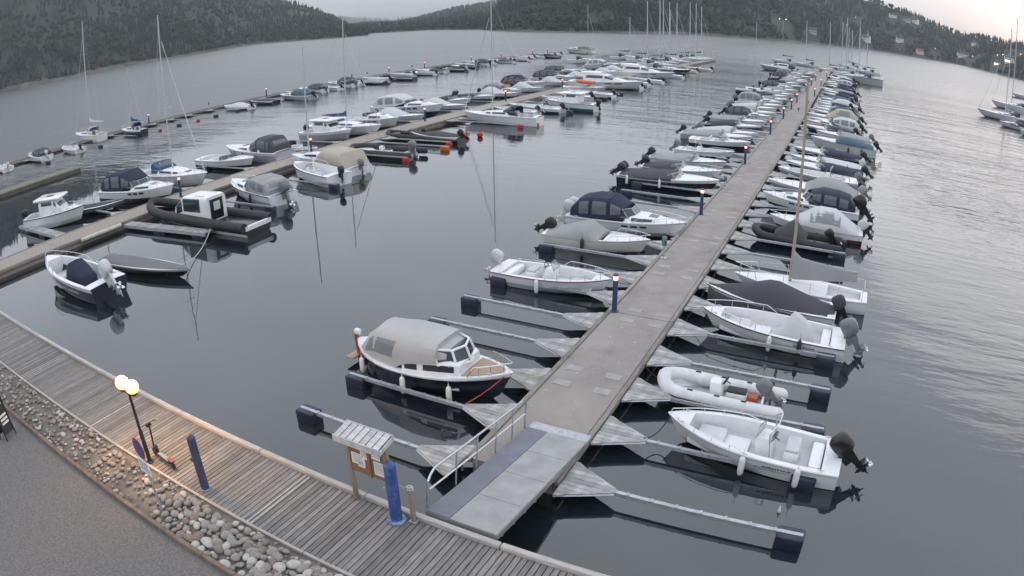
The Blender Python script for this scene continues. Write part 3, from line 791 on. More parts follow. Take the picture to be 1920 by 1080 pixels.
def outboard(p, x, y, z, tilt=0, s=1.0, m=None, cover=None, prop=True):
    """outboard motor hung on a transom at (x,y,z): cowling > leg, propeller"""
    m = m or m_black
    M = Matrix.Translation((x,y,z)) @ Matrix.Rotation(R(tilt), 4, 'Y') @ Matrix.Scale(s, 4)
    c = MB(); c.M = M @ Matrix.Translation((-.28,0,.34))
    rings = []
    for zz, a, b, dx in ((-.26,.2,.15,0),(-.2,.29,.19,-.01),(.0,.33,.21,-.03),(.2,.32,.21,-.03),(.32,.26,.17,0),(.37,.12,.08,.05)):
        rings.append([(dx+a*math.copysign(abs(math.cos(q))**.65, math.cos(q)), b*math.copysign(abs(math.sin(q))**.65, math.sin(q)), zz) for q in [2*math.pi*i/14 for i in range(14)]])
    c.loft(rings, 0)
    o = c.build('outboard_motor', cover or m, p, smooth=50)
    l = MB(); l.M = M
    l.loft([[(-.14,-.06,.12),(-.44,-.06,.12),(-.46,.06,.12),(-.14,.06,.12)], [(-.17,-.05,-.35),(-.38,-.05,-.35),(-.38,.05,-.35),(-.17,.05,-.35)], [(-.2,-.03,-.75),(-.36,-.03,-.75),(-.36,.03,-.75),(-.2,.03,-.75)]], 0)
    l.box(-.52,-.14,-.46,-.16,.14,-.44)
    l.M = M @ Matrix.Translation((-.1,0,-.62)) @ Matrix.Rotation(R(-90), 4, 'Y'); l.lathe([(.01,-.1),(.06,0),(.075,.2),(.05,.38)], 8)
    l.M = M; l.add([(-.22,.012,-.68),(-.34,.012,-.68),(-.3,.008,-.92),(-.22,-.012,-.68),(-.34,-.012,-.68),(-.3,-.008,-.92)], [(0,1,2),(5,4,3),(0,3,4,1),(1,4,5,2),(2,5,3,0)])
    l.box(-.16,-.1,-.22,.03,.1,.16)
    l.build('motor_leg', m, o, smooth=40)
    if prop:
        q = MB(); q.M = M @ Matrix.Translation((-.5,0,-.62))
        q.M = q.M @ Matrix.Rotation(R(-90), 4, 'Y'); q.lathe([(.045,-.02),(.05,.06),(.02,.12)], 8)
        for k in range(3):
            q.M = M @ Matrix.Translation((-.53,0,-.62)) @ Matrix.Rotation(R(120*k+20), 4, 'X')
            q.add([(.03,-.02,.03),(-.02,-.07,.12),(-.04,.0,.19),(-.02,.06,.12),(-.03,.03,.03)], [(0,1,2,3,4),(4,3,2,1,0)][:1])
        q.build('propeller', steel, o, smooth=0)
    return o

def rail(p, h, t0, t1, hgt=.32, m=None, posts=4, r=.016, both=True, name='bow_rail', drop=True, inset=.07):
    mb = MB(); n = 12; pts = []
    for s in (1,-1):
        seg = []
        for i in range(n+1):
            t = t0+(t1-t0)*i/n
            z = h.zs(t)+hgt*(1 if not drop else min(1, i/2.0))
            seg.append((h.x(t)+(.06 if i == n else 0), s*max(.04, h.hb(t)-inset), z))
        pts.append(seg)
        for k in range(posts):
            t = t0+(t1-t0)*(k+1)/(posts+.4)
            mb.tube([(h.x(t), s*max(.04, h.hb(t)-inset), h.zs(t)-.02), (h.x(t), s*max(.04,h.hb(t)-inset), h.zs(t)+hgt)], r*.85, 5)
    if both: mb.tube(pts[0]+pts[1][::-1], r, 6)
    else:
        mb.tube(pts[0], r, 6); mb.tube(pts[1], r, 6)
    return mb.build(name, m or steel, p)

def windscreen(p, x0, x1, w, z0, hgt, back=.75, m=None, frame=None, sides=True):
    fm = frame or steel
    bot = [(x0, w, z0), (x0+(x1-x0)*.6, w*.96, z0+.02), (x1, w*.45, z0+.05), (x1, -w*.45, z0+.05), (x0+(x1-x0)*.6, -w*.96, z0+.02), (x0, -w, z0)]
    top = []
    for i, (x, y, z) in enumerate(bot):
        k = .55 if i in (0,5) else 1.0
        top.append((x-back*hgt*k, y*.93, z0+hgt*k))
    mb = MB()
    mb.tube(top, .018, 5); mb.tube(bot, .02, 5)
    for a, b in zip(bot, top): mb.tube([a, b], .018, 5)
    f = mb.build('windscreen', fm, p)
    for i in range(5):
        g = MB(); g.add([bot[i], bot[i+1], top[i+1], top[i]], [(0,1,2,3)]); g.build('pane', m or clear, f, smooth=0)
    return f

def box_part(p, name, m, *args, **kw):
    mb = MB(); mb.rbox(*args, **kw); return mb.build(name, m, p)

def wheel(p, x, y, z, r=.19, tilt=60):
    mb = MB(); mb.M = Matrix.Translation((x,y,z)) @ Matrix.Rotation(R(tilt), 4, 'Y')
    mb.tube([(r*math.cos(a), r*math.sin(a), 0) for a in [2*math.pi*i/14 for i in range(15)]], .018, 5)
    for k in range(3): mb.tube([(0,0,0), (r*math.cos(2.1*k), r*math.sin(2.1*k), 0)], .013, 4)
    mb.tube([(0,0,0),(0,0,-.2)], .02, 5)
    return mb.build('steering_wheel', cushion, p)

def cleats(p, h, ts=(.1,.9)):
    if math.hypot(p.location.x, p.location.y) > 60: return
    for t in ts:
        for s in (1,-1):
            X, Y, Z = h.x(t), s*max(.05, h.hb(t)-.09), h.zs(t)+.01
            mb = MB(); mb.tube([(X-.1,Y,Z+.05),(X+.1,Y,Z+.05)], .014, 5); mb.tube([(X,Y,Z-.02),(X,Y,Z+.05)], .016, 5)
            mb.build('cleat', steel, p)

def cover(p, h, t0, t1, ridge, m, drop=.12, p_=.75, q=1.0, name='cover', ends=(0,0), over=1.03):
    """canvas stretched over the boat; ridge: list of (t, height over the sheer)"""
    rings = []; n = 13
    for i in range(n+1):
        t = t0+(t1-t0)*i/n
        rings.append(arch(h.x(t), max(.05, h.hb(t)*over), h.zs(t)-drop, interp(ridge, t)+drop, p_, q, 12))
    o = shell(p, name, rings, m)
    return o, rings

def hood(p, stations, m, windows=(), p_=.33, q=.45, wm=None, name='hood', cap=(True,True)):
    rings = [arch(*s, p_, q, 8) for s in stations]
    o = shell(p, name, rings, m, cap)
    if math.hypot(p.location.x, p.location.y) < 75:
        for r_ in rings[1:]:
            mb = MB(); mb.tube(r_, .02, 5); mb.build('hood_bow', m, o)
    for w in windows: pane(o, rings, *w[:4], wm or clear, 'hood_window', skew=(w[4] if len(w) > 4 else 0))
    return o, rings

def cabin(p, stations, m, windows=(), p_=.3, q=.4, wm=None, name='cabin'):
    rings = [arch(*s, p_, q, 12) for s in stations]
    o = shell(p, name, rings, m)
    for w in windows: pane(o, rings, *w[:4], wm or glass, 'cabin_window', skew=(w[4] if len(w) > 4 else 0))
    return o, rings

def lettering(p, h, t0, t1, zf, side, m, n=14, hgt=.12, seed=1):
    """a row of small painted marks on the topside (the letters are too small to read in the photo)"""
    rn = random.Random(seed); mb = MB(); t = t0
    while t < t1:
        w = rn.uniform(.25,.8)*(t1-t0)/n
        a, b = t, min(t1, t+w)
        def pt(tt, z): 
            bb = h.hb(tt); fr = z/h.zs(tt); fl = tt*tt
            y = bb*(.975-.1*fl+(fr-.74)*(.16+.6*fl))+.02
            return (h.x(tt), side*y, z)
        z0 = zf*h.zs(t); hh = hgt*rn.uniform(.6,1.0)
        q = (0,1,2,3) if side < 0 else (3,2,1,0)
        mb.add([pt(a,z0), pt(b,z0), pt(b,z0+hh), pt(a,z0+hh)], [q])
        t = b+(t1-t0)/n*rn.uniform(.12,.35)
    return mb.build('hull_lettering', m, p, smooth=0)

HCOLS = [(palegrey,white,white,white,antifoul),(black,white,white,palegrey,antifoul),(navy,white,white,white,antifoul),(palegrey,white,white,navy,antifoul),(tan,white,offwhite,white,antired),(greyhull,white,white,greyhull,antifoul),(black,white,white,black,antifoul),(palegrey,offwhite,offwhite,offwhite,antifoul),(palegrey,white,greyhull,greyhull,antifoul),(palegrey,white,white,maroon,antired)]
hrand = random.Random(77)
WHITE5 = lambda: hrand.choice(HCOLS)

# --- kinds -------------------------------------------------------
def b_console(p, L, B=None, cols=None, motor=m_black, tilt=50, ms=1.0, cov=None, seat=True, railm=None, fb=.95, fs=.66, screen=True, two=False, high_rail=False, arch_=False, deckm=None, t0=.1, t1=.86, cx=.36, cov_big=False):
    B = B or L*.385; h = Hull(L, B, fb, fs, nose=2.5, bmax=.38, tr=.9)
    hull_part(p, h, cols or WHITE5())
    deck_part(p, h, t0, t1, g=.19, floor=.26, m=deckm or white, ms=palegrey if deckm is None else deckm)
    X = h.x(cx)
    if cov and cov_big:
        rings = [arch(X-1.3, .5, .3, .5, .3, .4), arch(X-1.2, .62, .3, .72, .3, .4), arch(X-.5, .68, .28, 1.15, .35, .5), arch(X+.1, .68, .28, 1.5, .45, .6), arch(X+.5, .66, .28, 1.35, .4, .5), arch(X+.85, .6, .3, .7, .4, .5), arch(X+.95, .5, .3, .3, .5, .6)]
        shell(p, 'console_cover', rings, cov)
    elif cov:
        rings = [arch(X-.75, .3, .3, .35, .7, .9), arch(X-.55, .42, .28, .75, .7, .9), arch(X-.1, .5, .28, 1.05, .75, .95), arch(X+.22, .52, .28, 1.22, .9, 1.25), arch(X+.6, .5, .3, .62, .8, 1.0), arch(X+.85, .42, .3, .2, .8, 1)]
        shell(p, 'console_cover', rings, cov)
    else:
        c = box_part(p, 'console', white, X+.12, 0, .62, .62, .78, .76, r=.09, top=.82, shear=.18)
        if screen:
            g = MB(); g.add([(X+.42,.34,.96),(X+.42,-.34,.96),(X+.2,-.27,1.32),(X+.2,.27,1.32)], [(0,1,2,3)])
            g.tube([(X+.43,.35,.95),(X+.2,.28,1.33),(X+.2,-.28,1.33),(X+.43,-.35,.95)], .014, 5); g.build('windscreen', clear, c, smooth=0)
        wheel(c, X-.16, .08, .98)
        if seat:
            s = box_part(p, 'helm_seat', white, X-.82, 0, .5, .5, .95, .5, r=.08)
            box_part(s, 'cushion', sole, X-.82, 0, .79, .46, .88, .1, r=.04)
    if arch_:
        a = MB(); 
        for s in (1,-1): a.tube([(X-.15, s*.62, .55), (X-.05, s*.6, 1.35), (X-.25, s*.3, 1.62)], .028, 6)
        a.tube([(X-.25,.3,1.62),(X-.25,-.3,1.62)], .028, 6); a.build('targa_bow', steel, p)
    box_part(p, 'stern_bench', white, h.x(t0)+.24, 0, .44, .42, B*.66, .36, r=.08)
    box_part(p, 'bow_cushion', palegrey, h.x(.74), 0, .42, L*.16, B*.42, .3, r=.08)
    box_part(p, 'deck_locker', white, h.x(.6), 0, .33, L*.16, B*.34, .14, r=.04)
    rail(p, h, .5, .97, .3 if high_rail else .12, posts=4)
    cleats(p, h)
    if motor:
        ys = (-.36,.36) if two else (0,)
        for y in ys: outboard(p, h.x(0)-.02, y, h.fs-.02, tilt, ms, motor)
    return h

def b_bowrider(p, L, B=None, cols=None, motor=m_black, tilt=50, cov=c_dark, screen_t=.6, fb=.95, fs=.7, ms=1.0, railh=.25, two=False, peak=.34, rear=.12, fore=True, glassm=None, sharp=1.0, hatch=True):
    B = B or L*.37; h = Hull(L, B, fb, fs, nose=2.3, bmax=.4, tr=.88)
    hull_part(p, h, cols or WHITE5())
    deck_part(p, h, .08, screen_t-.02, g=.17, floor=.28, camber=.12)
    xs = h.x(screen_t); w = h.hb(screen_t)-.12
    zz = h.zs(screen_t)
    windscreen(p, xs-.55, xs+.25, w, zz, .42, m=glassm)
    if cov:
        cover(p, h, .03, screen_t-.045, [(0,rear),(.12,rear+.08),(screen_t-.16,peak+.04),(screen_t-.05,peak)], cov, p_=.7, q=.85)
    else:
        for y in (-.4,.4): 
            s = box_part(p, 'seat', white, h.x(.36), y*B/2, .5, .5, .5, .5, r=.09); box_part(s, 'backrest', white, h.x(.36)-.22, y*B/2, .86, .12, .48, .42, r=.05)
        box_part(p, 'stern_bench', white, h.x(.12), 0, .5, .5, B*.7, .42, r=.08)
    if hatch: box_part(p, 'deck_hatch', glass, h.x(.76), 0, h.zs(.76)+.07, .42, .42, .05, r=.02)
    if railh: rail(p, h, .64, .985, railh, posts=3)
    cleats(p, h)
    if motor:
        for y in ((-.34,.34) if two else (0,)): outboard(p, h.x(0)-.02, y, h.fs-.02, tilt, ms, motor)
    return h

def b_cuddy(p, L, B=None, cols=None, motor=m_black, tilt=10, hoodm=c_navy, fb=1.15, fs=.85, hood_h=1.15, ms=1.1, two=False, hull_win=True, winm=None, open_back=False, aft=.04, mid=.28, fr=.56, coach=.34, arch_=None, railh=.3, hood_win=True, teakdeck=False):
    B = B or L*.36; h = Hull(L, B, fb, fs, nose=2.3, bmax=.42, tr=.9)
    hull_part(p, h, cols or WHITE5())
    deck_part(p, h, .06, fr-.05, g=.17, floor=.35, camber=.1)
    # raised foredeck
    rings = [arch(h.x(fr-.04), h.hb(fr)*.8, h.zs(fr)-.02, coach, .5, .6), arch(h.x(fr+.1), h.hb(fr+.1)*.76, h.zs(fr+.1)-.02, coach*.92, .5, .6), arch(h.x(fr+.22), h.hb(fr+.22)*.68, h.zs(fr+.22)-.02, coach*.6, .55, .65), arch(h.x(fr+.32), h.hb(fr+.32)*.5, h.zs(fr+.32)-.02, coach*.12, .6, .8)]
    c = shell(p, 'coachroof', rings, white)
    for s in ((.04,.2),(.8,.96)): pane(c, rings, .12, .55, s[0]+.0, s[1], glass, 'side_window')
    pane(c, rings, .42, .62, .42, .58, glass, 'deck_hatch')
    xs = h.x(fr); w = h.hb(fr)*.8; zz = h.zs(fr)+coach*.55
    windscreen(p, xs-.75, xs+.28, w, zz, .5, m=glass if not winm else winm)
    if hoodm:
        zb = h.zs(mid); top = zz+.5
        st = [(h.x(aft), h.hb(aft)*.86, h.fs-.02, hood_h*.45), (h.x(aft+.07), h.hb(aft+.06)*.88, h.fs, hood_h*.9), (h.x(mid-.06), h.hb(mid)*.9, zb, hood_h*1.03), (h.x(mid+.1), h.hb(mid)*.88, zb+.1, hood_h*.98), (xs-.42, w*.94, zz+.1, top-zz-.04)]
        win = []
        if hood_win:
            for v in ((.04,.235),(.765,.96)): win += [(.27,.47,*v),(.53,.72,*v),(.78,.95,*v)]
            win += [(.06,.2,.3,.7)]
        hood(p, st, hoodm, win, wm=clear)
    else:
        box_part(p, 'stern_bench', white, h.x(.12), 0, .6, .5, B*.7, .5, r=.08)
        for y in (-.4,.4): box_part(p, 'helm_seat', palegrey, h.x(fr-.2), y*B/2, .75, .5, .5, .8, r=.1)
    if arch_:
        a = MB(); xa = h.x(.26)
        a.loft([[(xa+dx, y, z) for dx in (-.14,.14)] for y, z in ((B*.44,h.fs),(B*.4,h.fs+.9),(B*.3,h.fs+1.15),(-B*.3,h.fs+1.15),(-B*.4,h.fs+.9),(-B*.44,h.fs))], 0, closed=False, cap=(False,False))
        a.loft([[(xa+dx, y, z) for dx in (.14,-.14)] for y, z in ((B*.41,h.fs),(B*.37,h.fs+.86),(B*.28,h.fs+1.09),(-B*.28,h.fs+1.09),(-B*.37,h.fs+.86),(-B*.41,h.fs))], 0, closed=False, cap=(False,False))
        a.build('radar_arch', white, p)
    if hull_win:
        for s in (1,-1):
            for k in range(3):
                t = .5+k*.075; mb = MB()
                def pt(tt, f): return (h.x(tt), s*(h.hb(tt)*(.975-.1*tt*tt+(f-.74)*(.16+.5*tt*tt))+.014), f*h.zs(tt))
                q = (0,1,2,3) if s < 0 else (3,2,1,0)
                mb.add([pt(t,.7), pt(t+.06,.7), pt(t+.055,.84), pt(t+.005,.84)], [q])
                mb.build('hull_window', glass, p, smooth=0)
    rail(p, h, fr+.02, .985, railh, posts=4)
    cleats(p, h)
    if motor:
        for y in ((-.38,.38) if two else (0,)): outboard(p, h.x(0)-.02, y, h.fs-.1, tilt, ms, motor)
    else:
        mb = MB(); mb.rbox(h.x(0)-.3, 0, .3, .7, B*.74, .1, .04); mb.build('swim_platform', white, p)
    return h

def b_pilothouse(p, L, B=None, cols=None, roofm=white, motor=m_black, tilt=10):
    B = B or L*.45; h = Hull(L, B, 1.4, 1.05, nose=2.4, bmax=.42, tr=.9)
    hull_part(p, h, cols or WHITE5()); deck_part(p, h, .06, .36, g=.18, floor=.4, camber=.1)
    z = h.zs(.5)
    rings = [arch(h.x(.3), B*.36, z-.02, 1.2, .25, .3), arch(h.x(.34), B*.37, z-.02, 1.25, .25, .3), arch(h.x(.56), B*.37, z-.02, 1.25, .25, .3), arch(h.x(.6), B*.34, z-.02, .95, .3, .35), arch(h.x(.66), B*.32, z, .5, .4, .45)]
    c = shell(p, 'pilothouse', rings, white)
    for v in ((.09,.22),(.78,.91)): pane(c, rings, .26, .47, *v, glass, 'side_window'); pane(c, rings, .52, .72, *v, glass, 'side_window')
    pane(c, rings, .79, .97, .3, .7, glass, 'front_window'); pane(c, rings, .0, .0, .3, .7, glass, 'rear_window', off=-.02)
    mb = MB(); mb.rbox(h.x(.45), 0, z+1.27, L*.46, B*.84, .2, .14); r_ = mb.build('roof', roofm, c)
    box_part(r_, 'roof_hatch', glass, h.x(.45), 0, z+1.38, .7, .55, .04, r=.015)
    rg = [arch(h.x(.64), h.hb(.64)*.72, h.zs(.64)-.02, .34, .5, .6), arch(h.x(.78), h.hb(.78)*.66, h.zs(.78)-.02, .26, .5, .6), arch(h.x(.88), h.hb(.88)*.5, h.zs(.88)-.02, .06, .6, .8)]
    k = shell(p, 'coachroof', rg, white); pane(k, rg, .3, .6, .4, .6, glass, 'deck_hatch')
    rail(p, h, .5, .985, .35, posts=5); cleats(p, h)
    if motor: outboard(p, h.x(0)-.02, 0, h.fs-.15, tilt, 1.1, motor)
    return h

def b_rib(p, L, B=None, tube=rub_grey, r=.24, motor=m_black, tilt=40, ms=.9, console=True, hullm=white, floorm=sole, cov=None, covm=c_dark, tank=False, stripe=None):
    B = B or L*.43; h = Hull(L, B, .5, .34, nose=2.6, bmax=.42, tr=.95, draft=.25)
    hull_part(p, h, (hullm,)*4+(hullm,)); deck_part(p, h, .0, .93, g=.1, floor=.2, m=hullm, ms=floorm)
    mb = MB(); pts = []; w = B/2-r*.55
    side = []
    for i in range(11):
        t = -.06+.83*i/10
        side.append((-L/2+L*t, w, .42+.14*max(0,t)**2))
    bow = []
    for i in range(1, 10):
        a = math.pi/2*(1-i/9.0)
        bow.append((-L/2+L*.77+L*.2*math.cos(a), w*math.sin(a), .42+.14*.6+.24*(i/9.0)**1.5))
    half = side+bow
    full = half+[(x,-y,z) for x,y,z in half[::-1][1:]]
    mb.tube([(side[0][0]-.32, w, .42)]+full+[(side[0][0]-.32,-w,.42)], r, 12)
    mb.v = mb.v
    t_ = mb.build('inflatable_tube', tube, p, smooth=60)
    # cone ends
    e = MB()
    for s in (1,-1):
        e.M = Matrix.Translation((side[0][0]-.31, s*w, .42)) @ Matrix.Rotation(R(-90), 4, 'Y'); e.lathe([(r*.99,0),(r*.8,.12),(r*.4,.2),(.02,.22)], 12)
        break
    e.build('tube_cone', tube, t_)
    e = MB(); e.M = Matrix.Translation((side[0][0]-.31, -w, .42)) @ Matrix.Rotation(R(-90), 4, 'Y'); e.lathe([(r*.99,0),(r*.8,.12),(r*.4,.2),(.02,.22)], 12); e.build('tube_cone', tube, t_)
    g = MB(); g.tube([(x, y+(r*.98 if y > .05 else (-r*.98 if y < -.05 else 0)), z-.02) for x,y,z in full], .028, 5); g.build('rub_strake', stripe or rub_dark, t_)
    for i in (3,6,9):
        for s in (1,-1):
            x,y,z = side[i]; q = MB(); q.rbox(x, s*y, z+r, .2, .08, .04, .015); q.build('handle', rub_dark, t_)
    box_part(p, 'transom_board', hullm, -L/2+.1, 0, .42, .08, B*.62, .5, r=.02)
    if console:
        X = -L/2+L*.47
        c = box_part(p, 'console', hullm, X, .0, .58, .5, .55, .72, r=.07, top=.85, shear=.12)
        wheel(c, X-.3, 0, .98, .17)
        s = box_part(p, 'jockey_seat', hullm, X-.75, 0, .42, .75, .42, .42, r=.07); box_part(s, 'cushion', cushion, X-.75, 0, .66, .72, .4, .09, r=.03)
    if cov:
        rings = [arch(-L/2+L*t, (B/2-r*.7)*(1 if t < .7 else .7), .55, hh, .8, 1.2) for t, hh in cov]
        shell(p, 'tent_cover', rings, covm)
    if tank: box_part(p, 'fuel_tank', orange, -L/2+.55, -.15, .36, .5, .36, .26, r=.05)
    if motor: outboard(p, -L/2+.06, 0, .62, tilt, ms, motor)
    return h

def b_cabin_rib(p, L, B=None):
    B = B or 3.0; h = Hull(L, B*.8, .95, .6, nose=2.4, bmax=.42, tr=.95)
    hull_part(p, h, (black, black, black, white, white))
    deck_part(p, h, .02, .9, g=.2, floor=.55, m=black, ms=mat('dark deck', (.06,.06,.06), .9, var=.2))
    r = .34; w = B/2-r; half = []
    for i in range(11): t = .0+.72*i/10; half.append((-L/2+L*t, w, .72+.38*max(0,t)**2))
    for i in range(1,10):
        a = math.pi/2*(1-i/9.0); half.append((-L/2+L*.72+L*.27*math.cos(a), w*math.sin(a), .92+.5*(i/9.0)**1.4))
    full = half+[(x,-y,z) for x,y,z in half[::-1][1:]]
    mb = MB(); mb.tube(full, r, 12); mb.build('inflatable_tube', rub_dark, p, smooth=60)
    rings = [arch(-L/2+L*.34, .95, .6, 1.75, .16, .2), arch(-L/2+L*.36, .97, .6, 1.8, .16, .2), arch(-L/2+L*.56, .97, .6, 1.72, .16, .2), arch(-L/2+L*.66, .82, .6, .95, .22, .25), arch(-L/2+L*.68, .75, .6, .6, .25, .3)]
    c = shell(p, 'wheelhouse', rings, white)
    for v in ((.05,.24),(.76,.95)): pane(c, rings, .3, .5, *v, glass, 'side_window'); pane(c, rings, .54, .72, v[0], v[1], glass, 'side_window')
    pane(c, rings, .54, .74, .33, .67, glass, 'front_window')
    xd = -L/2+L*.34-.02
    d = MB(); d.box(xd-.03,-.6,.72,xd,.6,2.15); fr = d.build('rear_door', black, c, smooth=0)
    d = MB(); d.box(xd-.045,-.3,1.35,xd-.031,.3,1.95); d.build('door_window', palegrey, fr, smooth=0)
    for yy in (-.6,.6):
        d = MB(); d.tube([(xd+.5,yy,2.42),(xd+1.6,yy,2.4)], .03, 6); d.build('roof_rail', steel, c)
    box_part(p, 'stern_platform', black, -L/2+L*.16, 0, .62, L*.26, B*.62, .12, r=.03)
    q = MB(); q.box(-L/2-.08,-w+.1,.5,-L/2+.12,w-.1,.78); q.build('transom_step', white, p, smooth=0)
    for k in range(4): box_part(p, 'deck_fitting', steel, -L/2+L*(.74+.04*k), (.3 if k % 2 else -.3), .62, .12, .12, .12, r=.03)
    return h

def b_covered(p, L, B=None, cols=None, covm=c_dark, peak=.65, tpk=.5, motor=m_black, tilt=40, mcov=None, fb=.9, fs=.66, drop=.3, over=1.03):
    B = B or L*.36; h = Hull(L, B, fb, fs, nose=2.4, bmax=.4, tr=.88)
    hull_part(p, h, cols or WHITE5()); deck_part(p, h, .06, .8)
    cover(p, h, .01, .985, [(0,.1),(.1,.18),(tpk,peak),(.7,peak*.45),(.9,.08),(1,.03)], covm, drop=drop, p_=.75, q=1.05, over=over)
    if motor: outboard(p, h.x(0)-.02, 0, h.fs-.02, tilt, 1.0, motor, cover=mcov)
    cleats(p, h)
    return h

def b_tent(p, L, B=None, cols=None, covm=c_pale, peak=1.0, motor=m_black, tilt=35, mcov=None, tp=(.22,.34), t_end=.58, windows=None, fb=.95, fs=.7, boxy=None):
    """open boat with a steep tent cover on bows over the cockpit"""
    B = B or L*.36; h = Hull(L, B, fb, fs, nose=2.3, bmax=.4, tr=.88)
    hull_part(p, h, cols or WHITE5()); deck_part(p, h, .08, .6, g=.16, floor=.28, camber=.1)
    o, rings = cover(p, h, .04, t_end, [(.04,.12),(tp[0],peak),(tp[1],peak*.98),(t_end,.12)], covm, drop=.06, p_=(boxy or .8), q=(boxy or 1.1))
    if windows:
        for w in windows: pane(o, rings, *w, clear, 'hood_window')
    rail(p, h, .62, .985, .26, posts=3); cleats(p, h)
    if motor: outboard(p, h.x(0)-.02, 0, h.fs-.02, tilt, 1.0, motor, cover=mcov)
    return h

def b_hardtop(p, L, B=None, cols=None, hoodm=None, fly=True, fb=1.75, fs=1.2):
    B = B or L*.31; h = Hull(L, B, fb, fs, nose=2.3, bmax=.42, tr=.92, draft=.6, rake=.12)
    hull_part(p, h, cols or (white, white, white, white, antifoul))
    deck_part(p, h, .06, .26, g=.25, floor=.6, camber=.12)
    z = h.zs(.45)-.04
    rings = [arch(h.x(.2), B*.37, z, .95, .25, .3), arch(h.x(.24), B*.39, z, 1.25, .25, .3), arch(h.x(.5), B*.39, z, 1.3, .25, .3), arch(h.x(.62), B*.34, z+.05, .72, .35, .4), arch(h.x(.74), B*.27, z+.1, .3, .45, .5), arch(h.x(.82), B*.18, z+.15, .08, .6, .7)]
    c = shell(p, 'deckhouse', rings, white)
    for v in ((.07,.25),(.75,.93)): pane(c, rings, .16, .38, *v, glass, 'side_window'); pane(c, rings, .4, .58, *v, glass, 'side_window')
    pane(c, rings, .46, .6, .3, .7, glass, 'windscreen')
    if fly:
        rg = [arch(h.x(.16), B*.3, z+1.2, .5, .3, .4), arch(h.x(.24), B*.33, z+1.22, .58, .3, .4), arch(h.x(.42), B*.31, z+1.25, .5, .35, .45), arch(h.x(.5), B*.22, z+1.27, .1, .5, .6)]
        f = shell(p, 'flybridge', rg, hoodm or white)
        pane(f, rg, .72, .95, .3, .7, glass, 'spray_screen')
    elif hoodm:
        hood(p, [(h.x(.05), B*.4, h.fs, .9), (h.x(.09), B*.41, h.fs, 1.5), (h.x(.21), B*.4, h.fs, 1.62)], hoodm, [(.1,.9,.08,.3),(.1,.9,.7,.92)])
    a = MB(); xa = h.x(.2)
    a.tube([(xa-.2,B*.36,z+.9),(xa-.5,B*.3,z+2.0),(xa-.5,-B*.3,z+2.0),(xa-.2,-B*.36,z+.9)], .07, 6); a.build('radar_arch', white, p)
    for s in (1,-1):
        for k in range(2):
            t = .5+k*.13; mb = MB()
            def pt(tt, f): return (h.x(tt), s*(h.hb(tt)*(.975-.1*tt*tt+(f-.74)*(.16+.5*tt*tt))+.016), f*h.zs(tt))
            mb.add([pt(t,.68), pt(t+.11,.68), pt(t+.1,.8), pt(t+.01,.8)], [(0,1,2,3) if s < 0 else (3,2,1,0)])
            mb.build('hull_window', glass, p, smooth=0)
    rail(p, h, .42, .985, .55, posts=6, r=.02); 
    q = MB(); q.rbox(h.x(0)-.45,0,.4,1.0,B*.8,.12,.05); q.build('swim_platform', teak, p)
    return h

